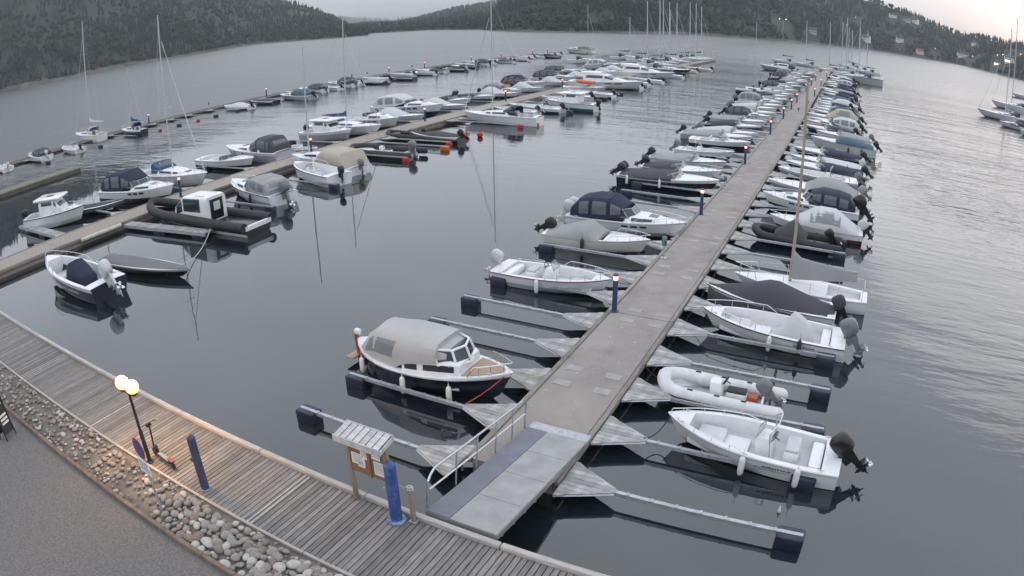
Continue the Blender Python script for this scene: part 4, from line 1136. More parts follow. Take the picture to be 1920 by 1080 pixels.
def b_sail(p, L, B=None, cols=None, mast=11.0, mast_t=.58, boomcov=c_blue, hoodm=c_navy, mastm=None, boom_len=None, fb=1.15, fs=.95, r=.075, boom=True, jib=True, trunk=True, lean=0.0, boom_z=None, wheelp=False, spreaders=True, drape=0.0):
    B = B or L*.32; h = Hull(L, B, fb, fs, nose=2.0, bmax=.42, tr=.68, draft=.7, rake=.12, hollow=1.6)
    hull_part(p, h, cols or (palegrey, white, white, navy if False else white, antifoul)); deck_part(p, h, .05, .3, g=.3, floor=.55, camber=.1)
    z = h.zs(.5)
    if trunk:
        rings = [arch(h.x(.3), B*.3, z-.05, .46, .3, .4), arch(h.x(.36), B*.31, z-.05, .5, .3, .4), arch(h.x(.58), B*.27, z-.03, .4, .32, .4), arch(h.x(.72), B*.18, z, .24, .4, .5), arch(h.x(.79), B*.1, z+.02, .06, .5, .6)]
        c = shell(p, 'cabin_trunk', rings, white)
        for v in ((.05,.17),(.83,.95)): pane(c, rings, .28, .62, *v, glass, 'side_window')
        pane(c, rings, .72, .84, .4, .6, glass, 'deck_hatch')
        mb = MB(); mb.box(h.x(.295)-.02,-.3,.75,h.x(.295),.3,z+.36); mb.build('companionway', varnish, c, smooth=0)
    if hoodm:
        hood(p, [(h.x(.26), B*.33, z, 1.02), (h.x(.33), B*.32, z+.05, 1.05), (h.x(.42), B*.28, z+.25, .3)], hoodm, [(.35,.8,.12,.3),(.35,.8,.7,.88),(.55,.9,.38,.62)], cap=(False,True), name='spray_hood')
    xm = h.x(mast_t); zb = z+.35 if trunk else z
    mm = mastm or alu
    mb = MB(); mb.tube([(xm,0,zb),(xm-lean*mast*.5,0,mast*.5),(xm-lean*mast,0,mast)], r, 8, r2=r*.72)
    m_ = mb.build('mast', mm, p)
    if spreaders:
        for f in (.45,.72):
            s = MB()
            s.tube([(xm-lean*mast*f, B*.32*(1.2-f), mast*f+.05), (xm-lean*mast*f,0,mast*f), (xm-lean*mast*f, -B*.32*(1.2-f), mast*f+.05)], .022, 5)
            s.build('spreader', mm, m_)
        w = MB()
        for s_ in (1,-1):
            w.tube([(xm-.1, s_*B*.46, z), (xm-lean*mast*.45, s_*B*.32*.75, mast*.45), (xm-lean*mast*.97, 0, mast*.97)], .009, 4)
            w.tube([(xm-.5, s_*B*.44, z), (xm-lean*mast*.45, 0, mast*.45)], .008, 4)
        w.tube([(h.x(0), 0, h.fs), (xm-lean*mast, 0, mast)], .008, 4)
        w.build('shrouds', steel, p, smooth=0)
    if jib:
        f = MB(); f.tube([(h.x(.97), 0, h.zs(.97)+.1), Vector((h.x(.97),0,h.zs(.97)+.1)).lerp(Vector((xm-lean*mast*.9,0,mast*.9)),.93)], .05, 6, r2=.03); f.build('furled_jib', c_pale, p)
    if boom:
        bl = boom_len or L*.36; bz = boom_z or zb+1.0
        mb = MB(); mb.tube([(xm-.05,0,bz),(xm-bl,0,bz+.05)], .06, 6); b_ = mb.build('boom', mm, m_)
        if boomcov:
            rg = []
            for f, a, t in ((0,.13,.75),(.04,.17,.62),(.12,.16,.4),(.35,.15,.3),(.7,.12,.22),(1,.08,.1)):
                rg.append(arch(xm-.02-bl*f, a, bz-.08-drape*(1-.55*f), t+drape*(1-.55*f), .7, .9))
            shell(b_, 'sail_cover', rg, boomcov)
    rail(p, h, .82, .985, .55, posts=2, r=.016, name='pulpit')
    l = MB()
    for s in (1,-1):
        l.tube([(h.x(.04), s*h.hb(.04)*.95, h.fs+.6)]+[(h.x(t), s*(h.hb(t)-.05), h.zs(t)+.56) for t in (.2,.4,.6,.82)], .008, 4)
        for t in (.04,.22,.42,.62): l.tube([(h.x(t), s*(h.hb(t)-.05), h.zs(t)), (h.x(t), s*(h.hb(t)-.05), h.zs(t)+.58)], .012, 4)
    l.tube([(h.x(.03), y, h.fs+.6) for y in (h.hb(0)*.9, 0, -h.hb(0)*.9)], .014, 5)
    l.build('guard_rail', steel, p)
    if wheelp: wheel(p, h.x(.12), 0, 1.3, .4, 90)
    return h

def b_snekke(p, L, B=None):
    B = B or L*.36; h = Hull(L, B, 1.25, .82, nose=2.2, bmax=.47, dbl=True, draft=.45, rake=.09, hollow=2.2)
    hull_part(p, h, (white, white, navy, navy, antifoul), bands=(.03,.5,.84,.88))
    deck_part(p, h, .1, .74, g=.2, floor=.4, m=white, ms=teak, camber=.03)
    d = MB()
    for a, b in ((.76,.95),(.045,.11)):
        n = 6; rr = []
        for i in range(n+1):
            t = a+(b-a)*i/n; w = max(.03, h.hb(t)-.17); rr.append([(h.x(t), w, h.zs(t)+.018), (h.x(t), 0, h.zs(t)+.036), (h.x(t), -w, h.zs(t)+.018)])
        d.loft(rr, 0, closed=False, cap=(False,False))
        break
    d.build('fore_deck', teak, p, smooth=60)
    # low cabin side with windows and wrap-round windscreen
    st = [(h.x(.42), h.hb(.42)*.86, h.zs(.42)-.02, .3), (h.x(.5), h.hb(.5)*.85, h.zs(.5)-.02, .42), (h.x(.7), h.hb(.7)*.8, h.zs(.7)-.02, .5), (h.x(.75), h.hb(.75)*.72, h.zs(.75)-.04, .4)]
    rg = [arch(*s, .12, .3) for s in st]
    c = shell(p, 'cabin_side', rg, white)
    for v in ((.035,.14),(.86,.965)): pane(c, rg, .08, .36, *v, glass, 'side_window'); pane(c, rg, .42, .82, *v, glass, 'side_window')
    xs = h.x(.715); zz = h.zs(.72)+.32; w = h.hb(.68)*.82
    bot = [(xs-.55, w, zz-.02), (xs+.1, w*.72, zz-.04), (xs+.3, 0, zz-.05), (xs+.1, -w*.72, zz-.04), (xs-.55, -w, zz-.02)]
    top = [(x-.22, y*.88, zz+.5) for x, y, z in bot]
    wf = MB(); wf.tube(bot, .05, 6); wf.tube(top, .045, 6)
    for a, b in zip(bot, top): wf.tube([a, b], .05, 6)
    f = wf.build('windscreen_frame', white, p)
    for i in range(4):
        g = MB(); g.add([bot[i], bot[i+1], top[i+1], top[i]], [(0,1,2,3)]); g.build('pane', glass, f, smooth=0)
    # grey canopy with ridge poles
    S = [(h.x(.07), h.hb(.09)*.75, h.zs(.1)-.03, .12, .9, 1.0), (h.x(.13), h.hb(.15)*.86, h.zs(.15)-.05, .72, .72, .8), (h.x(.22), h.hb(.22)*.9, h.zs(.22)-.05, 1.28, .6, .66), (h.x(.36), h.hb(.36)*.9, h.zs(.36)-.04, 1.33, .55, .6), (h.x(.43), h.hb(.43)*.875, h.zs(.43)+.27, 1.02, .5, .6), (h.x(.53), h.hb(.53)*.865, h.zs(.53)+.37, .84, .5, .6), (h.x(.63), h.hb(.62)*.83, h.zs(.62)+.42, .7, .5, .6), (xs-.6, w*.96, zz+.06, .5, .5, .6), (xs-.28, w*.8, zz+.1, .4, .5, .6)]
    rg = [arch(*s) for s in S]
    # sagging folds between the poles
    for i in (1,2,3,4,5):
        rg[i] = [(x, y, z-.05*abs(math.sin(j*1.9+i*1.3))*(0 if j in (0,12) else 1)) for j, (x, y, z) in enumerate(rg[i])]
    k = shell(p, 'canopy', rg, c_light)
    for v in ((.07,.24),(.76,.93)): pane(k, rg, .18, .42, *v, clear, 'canopy_window', skew=.25 if v[0] < .5 else -.25)
    rail(p, h, .8, .985, .36, posts=3, r=.02)
    cleats(p, h, (.9,))
    q = MB(); xr = h.x(0)
    q.loft([[(xr-.02,-.03,1.15),(xr-.2,-.03,1.15),(xr-.2,.03,1.15),(xr-.02,.03,1.15)], [(xr+.25,-.03,-.3),(xr-.1,-.03,-.3),(xr-.1,.03,-.3),(xr+.25,.03,-.3)]]); q.build('rudder', varnish, p)
    q = MB(); q.rbox(xr-.12, .12, 1.22, .3, .22, .26, .08); q.build('stern_lamp', white, p)
    q = MB(); q.box(xr-.4,-.45,.26,xr-.02,.45,.31); q.build('boarding_step', teak, p, smooth=0)
    return h

KINDS_ = dict(console=b_console, bowrider=b_bowrider, cuddy=b_cuddy, pilothouse=b_pilothouse, rib=b_rib, cabin_rib=b_cabin_rib, covered=b_covered, tent=b_tent, hardtop=b_hardtop, sail=b_sail, snekke=b_snekke)
NAMES_ = dict(console=('motor_boat','motor boat'), bowrider=('motor_boat','motor boat'), cuddy=('cabin_cruiser','cabin cruiser'), pilothouse=('pilothouse_boat','motor boat'), rib=('inflatable_boat','inflatable boat'), cabin_rib=('inflatable_boat','inflatable boat'), covered=('covered_boat','motor boat'), tent=('covered_boat','motor boat'), hardtop=('motor_yacht','motor yacht'), sail=('sailing_boat','sailing boat'), snekke=('wooden_boat','wooden boat'))

def boat(kind, label, group, bow, stern, zb=1.0, zs=.8, snap=True, length=None, **kw):
    """bow / stern: where the photo shows the bow tip (height zb) and the transom top (height zs)"""
    a, b = W(bow[0], bow[1], zb), W(stern[0], stern[1], zs)
    if snap:
        sg = 1 if a.x > b.x else -1
        rz = (0 if sg > 0 else math.pi)+random.uniform(-.03,.03)
        L = length or abs(a.x-b.x)
        cxy = Vector((a.x-sg*L/2, a.y*.5+b.y*.5, 0))
    else:
        d = a-b; d.z = 0; L = length or d.length; rz = math.atan2(d.y, d.x); cxy = Vector((a.x, a.y, 0))-d.normalized()*L/2; cxy.z = 0
    n, c = NAMES_[kind]
    t = thing(n, label, c, cxy, rz, group)
    t['hullinfo'] = 0
    h = KINDS_[kind](t, L, **kw)
    del t['hullinfo']
    return t, h
GL, GR, GM, GW, GF = 'boats on the left side of the long pontoon', 'boats on the right side of the long pontoon', 'boats on the right side of the middle pontoon', 'boats on the left side of the middle pontoon', 'boats at the far pontoon'
stripe_red = (maroon, white, white, palegrey, antifoul)
navyw = (palegrey, white, navy, navy, antifoul)
blackw = (palegrey, white, black, black, antifoul)
NEAR = {}
# ---- long pontoon, left side (bows to the pontoon)
NEAR['snekke'] = boat('snekke', 'navy and white wooden double-ender under a grey canopy, nearest the gangway', GL, (972,688), (660,640), 1.25, 1.05)
NEAR['L2'] = boat('console', 'white open boat with red and grey side stripe beside a lit bollard lamp', GL, (1165,503), (932,512), 1.0, .8, motor=m_silver, tilt=25, cols=(maroon, white, white, greyhull, antifoul), arch_=False, high_rail=True, length=6.0, cx=.46)
NEAR['L3'] = boat('tent', 'white open boat with grey peaked cover and black motor tilted up', GL, (1232,436), (1012,438), 1.0, .8, covm=c_grey, peak=.8, motor=m_black, tilt=62, tp=(.4,.43), t_end=.56, length=6.2)
NEAR['L4'] = boat('cuddy', 'white day cruiser with tall navy canvas hood and silver motors', GL, (1285,418), (1050,388), 1.2, .9, motor=m_silver, tilt=30, two=True, hoodm=c_navy, length=7.4, hood_h=1.25)
NEAR['L6'] = boat('bowrider', 'navy hulled sport boat with dark cockpit cover and white fenders', GL, (1355,333), (1150,325), 1.05, .85, cols=navyw, motor=m_black, tilt=55, cov=c_dark, two=True, screen_t=.6, length=8.0, railh=0, fb=1.1, fs=.85)
NEAR['L7'] = boat('bowrider', 'white bowrider with raised white windscreen and dark cover behind the navy sport boat', GL, (1355,318), (1200,305), 1.0, .8, motor=m_black, tilt=60, cov=c_dark, length=6.8, screen_t=.5)
boat('console', 'white open boat with blue-grey motor at the fourth lamp of the long pontoon', GL, (1382,280), (1262,278), .95, .75, motor=m_grey, tilt=45, length=5.8, arch_=True)
boat('bowrider', 'white boat with small windscreen and no cover, near the second blue lamp bollard', GL, (1412,262), (1290,258), 1.0, .8, motor=None, cov=None, length=6.6)
boat('bowrider', 'long white boat with pale grey cockpit cover and raised grey motor', GL, (1428,245), (1300,242), 1.0, .8, motor=m_grey, tilt=60, cov=c_pale, length=7.2, peak=.5)
boat('bowrider', 'dark covered boat with bright striped windscreen and black motor', GL, (1428,236), (1318,226), 1.0, .8, motor=m_black, tilt=55, cov=c_dark, cols=blackw, length=7.0, peak=.5)
boat('cuddy', 'white boat with black hood and one large pale side window', GL, (1450,217), (1350,212), 1.1, .8, motor=m_black, tilt=55, hoodm=c_dark, length=6.8, cols=(black,white,white,palegrey,antifoul), hood_h=1.0)
boat('bowrider', 'white low boat with whitish cover and grey motor below the maroon boat', GL, (1462,199), (1345,196), 1.0, .8, motor=m_grey, tilt=60, cov=c_pale, length=7.4, peak=.55)
boat('cuddy', 'maroon hulled boat with big grey square hood', GL, (1472,188), (1352,184), 1.1, .9, motor=m_grey, hoodm=c_grey, cols=(palegrey, white, maroon, maroon, antifoul), length=8.0, hood_h=1.25)
boat('bowrider', 'white boat with dark open cockpit behind the maroon boat', GL, (1478,180), (1402,172), 1.0, .8, cov=c_dark, length=6.6)
boat('bowrider', 'white boat with dark side stripe moored behind the tall pole', GL, (1478,170), (1405,165), 1.0, .8, cov=c_pale, length=7.0, cols=navyw)
boat('cuddy', 'white cruiser with black hood far along the left side', GL, (1487,165), (1420,157), 1.1, .8, hoodm=c_dark, length=7.2)
boat('bowrider', 'navy boat with white deck far along the left side', GL, (1500,155), (1430,150), 1.0, .8, cov=c_navy, length=7.4, cols=navyw)
boat('cuddy', 'white cabin boat with dark windows near the far left end', GL, (1505,143), (1440,143), 1.2, .9, hoodm=c_navy, length=8)
boat('cuddy', 'large white day cruiser with raised screen at the far left end', GL, (1512,136), (1445,136), 1.2, .9, hoodm=c_grey, length=8.4)
boat('hardtop', 'large grey hulled yacht pointing its bow out from the far left end', GL, (1420,119), (1495,128), 2.0, 1.4, cols=(white, palegrey, greyhull, greyhull, antifoul), length=12, fly=False, hoodm=c_navy)
boat('sail', 'white sailing boat with long navy boom cover at the far left end', GL, (1440,112), (1520,118), 1.2, 1.0, mast=17, boomcov=c_navy, length=11, boom_len=5, boom_z=3.0)
pole = thing('sailing_boat', 'small dark sailing boat with tall bare mast among the left row motorboats', 'sailing boat', W(1410,178,.2), 0.02, GL)
b_sail(pole, 6.2, mast=14.0, cols=blackw, boom=False, jib=False, hoodm=None, spreaders=False, r=.07, boomcov=None)
# ---- long pontoon, right side
NEAR['R1'] = boat('console', 'white open motorboat with black motor tilted up, nearest boat on the right', GR, (1258,764), (1578,866), .95, .72, motor=m_black, tilt=52, arch_=True, high_rail=False, length=5.9, cols=(palegrey, white, white, white, black), ms=1.1, cx=.42)
NEAR['R2'] = boat('rib', 'pale grey inflatable with orange fuel tank and dark motor', GR, (1243,690), (1440,748), .95, .6, tube=rub_grey, motor=m_grey, tilt=48, tank=True, length=3.9, ms=.85, r=.25)
NEAR['R3'] = boat('console', 'white open boat with pale cover over its console and grey motor', GR, (1323,565), (1588,640), 1.0, .78, motor=m_grey, tilt=35, cov=c_pale, high_rail=True, length=6.5, cols=(black, white, white, white, antifoul), ms=1.2, cx=.34)
NEAR['R4'] = boat('covered', 'boat wrapped in a charcoal cover with black motor bag', GR, (1328,524), (1562,584), 1.0, .7, covm=c_dark, peak=.85, motor=m_black, tilt=35, mcov=c_dark, length=6.4, drop=.72, over=1.07)
NEAR['R5'] = boat('sail', 'white wooden masted dinghy with grey sail cover on its boom', GR, (1372,518), (1632,549), .8, .7, mast=10.6, mast_t=.585, drape=.75, mastm=woodmast, boomcov=c_grey, hoodm=None, jib=False, trunk=False, spreaders=False, length=7.0, boom_len=3.4, boom_z=1.8, fb=.8, fs=.7, r=.085, lean=-.0)
NEAR['R7'] = boat('rib', 'black inflatable with dark tent cover and black motor', GR, (1413,418), (1562,452), .95, .6, tube=rub_dark, motor=m_black, tilt=45, console=False, cov=((.3,.05),(.45,.95),(.5,.98),(.72,.1)), length=5.0, hullm=black)
NEAR['R8'] = boat('tent', 'white boat under a long white frame tent with wrapped motor', GR, (1445,397), (1618,436), .95, .75, covm=c_pale, peak=1.15, motor=m_black, mcov=c_pale, tilt=40, tp=(.3,.5), t_end=.74, length=6.4, cols=(white, white, white, maroon, antifoul), windows=((.3,.75,.12,.36),(.3,.75,.64,.88)))
NEAR['R9'] = boat('cuddy', 'dark hulled white cabin boat with open navy hood and huge black motor', GR, (1433,352), (1622,402), 1.15, .85, cols=(white, white, white, navy, antifoul), hoodm=c_navy, motor=m_black, tilt=40, ms=1.5, length=7.4, hood_h=1.0)
NEAR['R10'] = boat('tent', 'white boat with grey canvas on low hoops and grey covered motor', GR, (1437,336), (1650,366), 1.0, .8, covm=c_grey, peak=.9, motor=m_grey, mcov=c_grey, tilt=50, tp=(.25,.45), t_end=.6, length=8.0)
NEAR['R11'] = boat('console', 'white open boat with steel arch and green-grey covered motor', GR, (1458,312), (1640,342), .95, .75, motor=m_grey, tilt=40, arch_=True, high_rail=True, length=7.4)
NEAR['R12'] = boat('bowrider', 'long white boat with black rubbing strake and pale wrapped motor', GR, (1482,285), (1620,316), 1.0, .8, motor=m_silver, tilt=40, cov=c_pale, length=7.4, cols=(black, white, white, navy, antifoul), peak=.25)
NEAR['R13'] = boat('tent', 'large pale boat with teal blue tent and big black motor', GR, (1523,247), (1645,286), 1.4, 1.05, covm=c_teal, peak=.6, motor=m_black, tilt=45, length=7.8, tp=(.42,.5), t_end=.62, fb=1.4, fs=1.05, cols=(white, palegrey, palegrey, palegrey, antifoul))
boat('bowrider', 'white boat with pale grey foredeck beside the teal tented boat', GR, (1530,238), (1640,262), 1.2, .9, motor=m_grey, cov=c_grey, length=7.4)
boat('cuddy', 'white boat with flat white awning on hoops', GR, (1508,229), (1630,241), 1.0, .8, motor=m_black, tilt=50, hoodm=c_pale, length=8.0, hood_h=1.1)
boat('tent', 'white boat under a tall beige arched canopy', GR, (1512,213), (1630,226), 1.0, .8, motor=m_black, tilt=50, covm=c_beige, peak=1.5, tp=(.2,.45), t_end=.66, length=8.6, windows=((.3,.7,.14,.34),(.3,.7,.66,.86)))
boat('bowrider', 'low white boat behind the beige canopy boat', GR, (1530,201), (1640,207), 1.0, .8, motor=m_black, tilt=55, cov=c_dark, length=7.6)
boat('tent', 'white boat with raised white tarpaulin and grey motor', GR, (1530,191), (1640,198), 1.0, .8, motor=m_grey, covm=c_pale, peak=.9, tp=(.3,.5), t_end=.66, length=7.8)
boat('covered', 'green-grey covered boat at the white striped platforms', GR, (1530,181), (1645,189), 1.0, .8, motor=m_black, covm=c_teal, peak=.5, length=7.8)
boat('bowrider', 'white boat with grey cover in the far right row', GR, (1535,166), (1640,176), 1.0, .8, motor=m_black, cov=c_grey, length=8)
boat('cuddy', 'white cruiser with pale hood in the far right row', GR, (1540,156), (1645,164), 1.1, .8, hoodm=c_pale, length=8.4)
boat('tent', 'white tented boat with dark side in the far right row', GR, (1548,146), (1640,152), 1.0, .8, covm=c_pale, peak=.9, tp=(.3,.5), t_end=.66, length=8.2, cols=navyw)
boat('sail', 'grey sailing boat with square high stern at the far right corner', GR, (1570,143), (1668,149), 1.8, 1.9, cols=(black, greyhull, greyhull, greyhull, antifoul), mast=19, mast_t=.55, length=14, fb=2.0, fs=2.1, boomcov=None, boom=False, r=.11)
for i, (mx, by, hgt, colr, lb) in enumerate(((1547,128,18,c_navy,'pale boom'),(1578,135,20,None,'very tall mast'),(1590,124,17,c_navy,'navy sail cover'),(1604,128,18,c_grey,'grey cover'),(1618,132,17,c_dark,'black sail cover'),(1504,118,18,c_navy,'twin shrouds'),(1571,126,19,None,'bare mast'),(1584,121,18,c_blue,'blue cover'))):
    q = W(mx, by, 1.2)
    t = thing('sailing_boat', f'white sailing boat with {lb}, {ordinal(i)} mast at far end of long pontoon', 'sailing boat', (q.x+2, q.y, 0), math.pi, 'sailing boats at the end of the long pontoon')
    b_sail(t, 10.5, mast=hgt, boomcov=colr, mast_t=.55, boom_z=2.6, r=.18)
# ---- middle pontoon, right side
NEAR['M0'] = boat('console', 'dark hulled boat with navy console cover and white motor', GM, (90,484), (203,533), 1.3, .78, snap=False, cov=c_navy, cov_big=True, motor=m_silver, tilt=48, cols=(white, white, navy, navy, antired), fb=1.5, fs=.95, length=8.0, B=2.9, high_rail=True, ms=1.55, cx=.45)
boat('covered', 'long flat skiff under a grey cover with pale rubbing strake beside the dark hulled boat', GM, (357,503), (196,482), .62, .55, snap=False, covm=c_mid, B=1.7, peak=.08, motor=None, cols=(white, palegrey, black, black, antifoul), fb=.6, fs=.52, drop=.05, over=.97)
NEAR['M1'] = boat('cabin_rib', 'big black inflatable with white wheelhouse', GM, (285,373), (488,418), 1.6, .75, snap=False, length=12.0, B=3.3)
NEAR['M2'] = boat('cuddy', 'white cruiser with grey hood and big grey motor in the middle', GM, (435,332), (570,372), 1.25, .85, snap=False, hoodm=c_grey, motor=m_grey, tilt=25, ms=1.5, length=8.2, cols=(black, white, white, greyhull, antifoul), hull_win=False, hood_h=1.0, fr=.52)
NEAR['M3'] = boat('console', 'white fishing boat with high sides and open cockpit', GM, (553,303), (655,332), 1.2, .9, snap=False, motor=m_black, tilt=10, length=7.4, fb=1.25, fs=.95, cx=.62, high_rail=True)
boat('tent', 'boat with tall beige canopy and two grey motors', GM, (578,287), (682,312), 1.1, .8, snap=False, covm=c_beige, peak=1.3, tp=(.12,.5), t_end=.62, boxy=.45, motor=m_grey, tilt=15, length=8.4)
q = W(559,298,1.0)
t = thing('sailing_boat', 'small white sailing boat with bare dark mast beside the white fishing boat', 'sailing boat', (q.x+1.0, q.y+1.3, 0), math.pi, GM)
b_sail(t, 6.4, mast=11.6, mast_t=.62, boom=False, jib=False, hoodm=None, mastm=alu, spreaders=False, boomcov=None, r=.08)
boat('rib', 'dark grey inflatable with two grey motors beside an orange float', GM, (668,268), (780,287), .95, .6, tube=rub_dark, motor=m_grey, tilt=15, length=7.2, r=.3, ms=1.3)
boat('rib', 'black inflatable dinghy lying between two dark motors', GM, (728,243), (790,252), .95, .6, tube=rub_dark, motor=m_black, tilt=50, length=5.0, hullm=black)
boat('covered', 'long black covered speedboat with red buoy at its stern', GM, (765,248), (842,252), .9, .7, covm=c_dark, cols=blackw, motor=m_black, tilt=55, length=6.4, peak=.35)
boat('sail', 'white sailing yacht with tall mast beside the orange float', GM, (866,207), (1025,219), 1.4, 1.1, mast=15.5, mast_t=.6, boomcov=None, hoodm=c_navy, length=10.6, boom=False, wheelp=True, fb=1.35, fs=1.1)
NEAR['M9'] = boat('pilothouse', 'white and teal fishing boat with open rear deck near the pontoon end', GM, (1018,187), (1108,193), 1.3, 1.0, length=7.6, cols=(teal, white, white, teal, antifoul))
boat('bowrider', 'white motorboat carrying a bright orange inflatable on deck', GM, (1150,158), (1075,164), 1.2, .95, length=8, motor=None, cov=None)
boat('cuddy', 'white cabin boat with plum canvas below the yachts', GW, (1035,152), (962,160), 1.2, .9, hoodm=c_maroon, motor=None, length=8.4, hood_h=1.0)
NEAR['Y1'] = boat('hardtop', 'big white motor yacht with long dark windows, nearest yacht', GM, (1216,148), (1062,150), 2.0, 1.4, length=14.0)
boat('hardtop', 'big white motor yacht with dark hull stripe behind the nearest yacht', GM, (1265,134), (1160,131), 2.0, 1.4, length=14.5, cols=(white, white, white, white, navy))
boat('sail', 'navy hulled sailing yacht with white cabin behind the motor yachts', GM, (1300,127), (1205,124), 1.6, 1.3, cols=(white, navy, navy, greyhull, antifoul), mast=18, mast_t=.55, boomcov=c_navy, length=13, boom_z=3.0, r=.11)
for i, (mx, by, hgt, lb) in enumerate(((1189,105,14,'short mast'),(1222,110,19,'blue flag'),(1246,118,20,'thick mast'),(1277,112,19,'furled foresail'),(1301,108,20,'slim mast'),(1312,108,20,'radar dome'),(1322,107,19,'bow toward the open water'),(1252,114,20,'pale mast'),(1264,108,17,'low boom'))):
    q = W(mx, by, 1.4)
    t = thing('sailing_boat', f'white sailing yacht, {ordinal(i)} mast from left at the middle pontoon end', 'sailing boat', (q.x-2, q.y, 0), 0.0, 'sailing yachts at the end of the middle pontoon')
    b_sail(t, 11.5, mast=hgt, boomcov=(c_navy, c_blue, c_grey)[i % 3], boom_z=2.8, mast_t=.55, r=.17)
# ---- middle pontoon, left side
NEAR['W1'] = boat('pilothouse', 'small white pilothouse boat with roof hatch at the left', GW, (158,384), (58,408), 1.35, .95, snap=False, length=6.0, motor=m_black, tilt=5)
NEAR['W2'] = boat('covered', 'dark green dinghy with tall white sheet standing in it', GW, (233,372), (165,388), .9, .6, snap=False, length=5.4, covm=c_dark, peak=.1, motor=m_black, tilt=5, cols=(white, teal, teal, black, antifoul), fb=.85, fs=.6)
NEAR['W3'] = boat('cuddy', 'white cruiser with navy hood and three hull windows at the left', GW, (326,345), (187,352), 1.5, 1.0, snap=False, length=9.4, hoodm=c_navy, motor=None, fb=1.5, fs=1.05, hood_h=1.5, arch_=True, cols=(white, white, white, navy, antifoul))
NEAR['W4'] = boat('sail', 'white sailing boat with blue spray hood and tall mast at the left', GW, (383,325), (262,318), 1.4, 1.1, length=10.4, mast=16.2, mast_t=.48, boomcov=None, hoodm=c_blue, boom_z=2.6, lean=.03, fb=1.4, fs=1.1)
boat('bowrider', 'white sport boat with long dark screens and bow rail at the left', GW, (493,290), (375,300), 1.2, .9, length=8.4, cov=None, glassm=glass, cols=(palegrey, white, white, black, antifoul), motor=None, fb=1.2, fs=.9)
boat('cuddy', 'white cruiser with charcoal hood turned stern to the pontoon', GW, (422,272), (548,283), 1.4, 1.0, length=9.4, hoodm=c_dark, motor=None, fb=1.4, fs=1.05, hood_h=1.35, arch_=True, fr=.46, mid=.2)
boat('console', 'small white open boat by the lit lamp on the left side', GW, (600,275), (548,278), .8, .6, length=4.6, motor=None, fb=.75, fs=.55)
boat('pilothouse', 'white boat with low cabin and large windows before the blue sail', GW, (668,243), (580,250), 1.2, .9, length=7.0, motor=m_black, tilt=40)
boat('sail', 'white sailing boat with bright blue boom cover', GW, (708,234), (595,231), 1.4, 1.1, length=10.8, mast=14.2, mast_t=.52, boomcov=c_blue, hoodm=c_blue, boom_z=2.3, fb=1.3, fs=1.05)
boat('cuddy', 'white cabin cruiser with row of cabin windows behind the blue sail', GW, (750,219), (652,222), 1.4, 1.05, length=9.0, hoodm=None, motor=None, fb=1.4, fs=1.05, coach=.6)
boat('cuddy', 'tall white express cruiser with pale grey hood in the middle row', GW, (838,194), (712,200), 1.6, 1.2, length=11, hoodm=c_pale, motor=None, fb=1.7, fs=1.25, hood_h=1.5, coach=.5)
boat('bowrider', 'white sport boat with charcoal cover behind the express cruiser', GW, (892,182), (810,187), 1.2, .9, length=7.6, cov=c_dark, motor=None, fb=1.2, peak=.6)
boat('bowrider', 'white boat with two dark motors tilted up in the middle row', GW, (928,177), (862,176), 1.1, .9, length=7.4, cov=c_dark, motor=m_black, two=True, tilt=50)
boat('cuddy', 'white boat with raked windscreen left of the tall mast', GW, (985,167), (925,169), 1.1, .9, length=7.4, hoodm=c_grey, motor=None)
boat('cuddy', 'white cabin boat with navy hood and flat top', GW, (1025,153), (950,154), 1.4, 1.0, length=9, hoodm=c_navy, motor=None, hood_h=1.5, fb=1.4)
boat('cuddy', 'white cruiser with long charcoal hood far up the middle row', GW, (1090,141), (1000,144), 1.4, 1.0, length=9.6, hoodm=c_dark, motor=None, hood_h=1.4, fb=1.4)
boat('cuddy', 'white cruiser with dark windows next to the yacht cluster', GW, (1095,130), (1045,133), 1.4, 1.0, length=9, hoodm=c_dark, motor=None, fb=1.4)
boat('cuddy', 'white flybridge style boat left of the second yacht', GW, (1175,118), (1125,121), 1.5, 1.1, length=10, hoodm=c_pale, motor=None, fb=1.5, hood_h=1.4)
boat('sail', 'sailing boat with forestay reaching down beside the far cabin boats', GW, (1128,112), (1090,112), 1.3, 1.0, length=10, mast=17, boomcov=c_dark, boom_z=2.6)
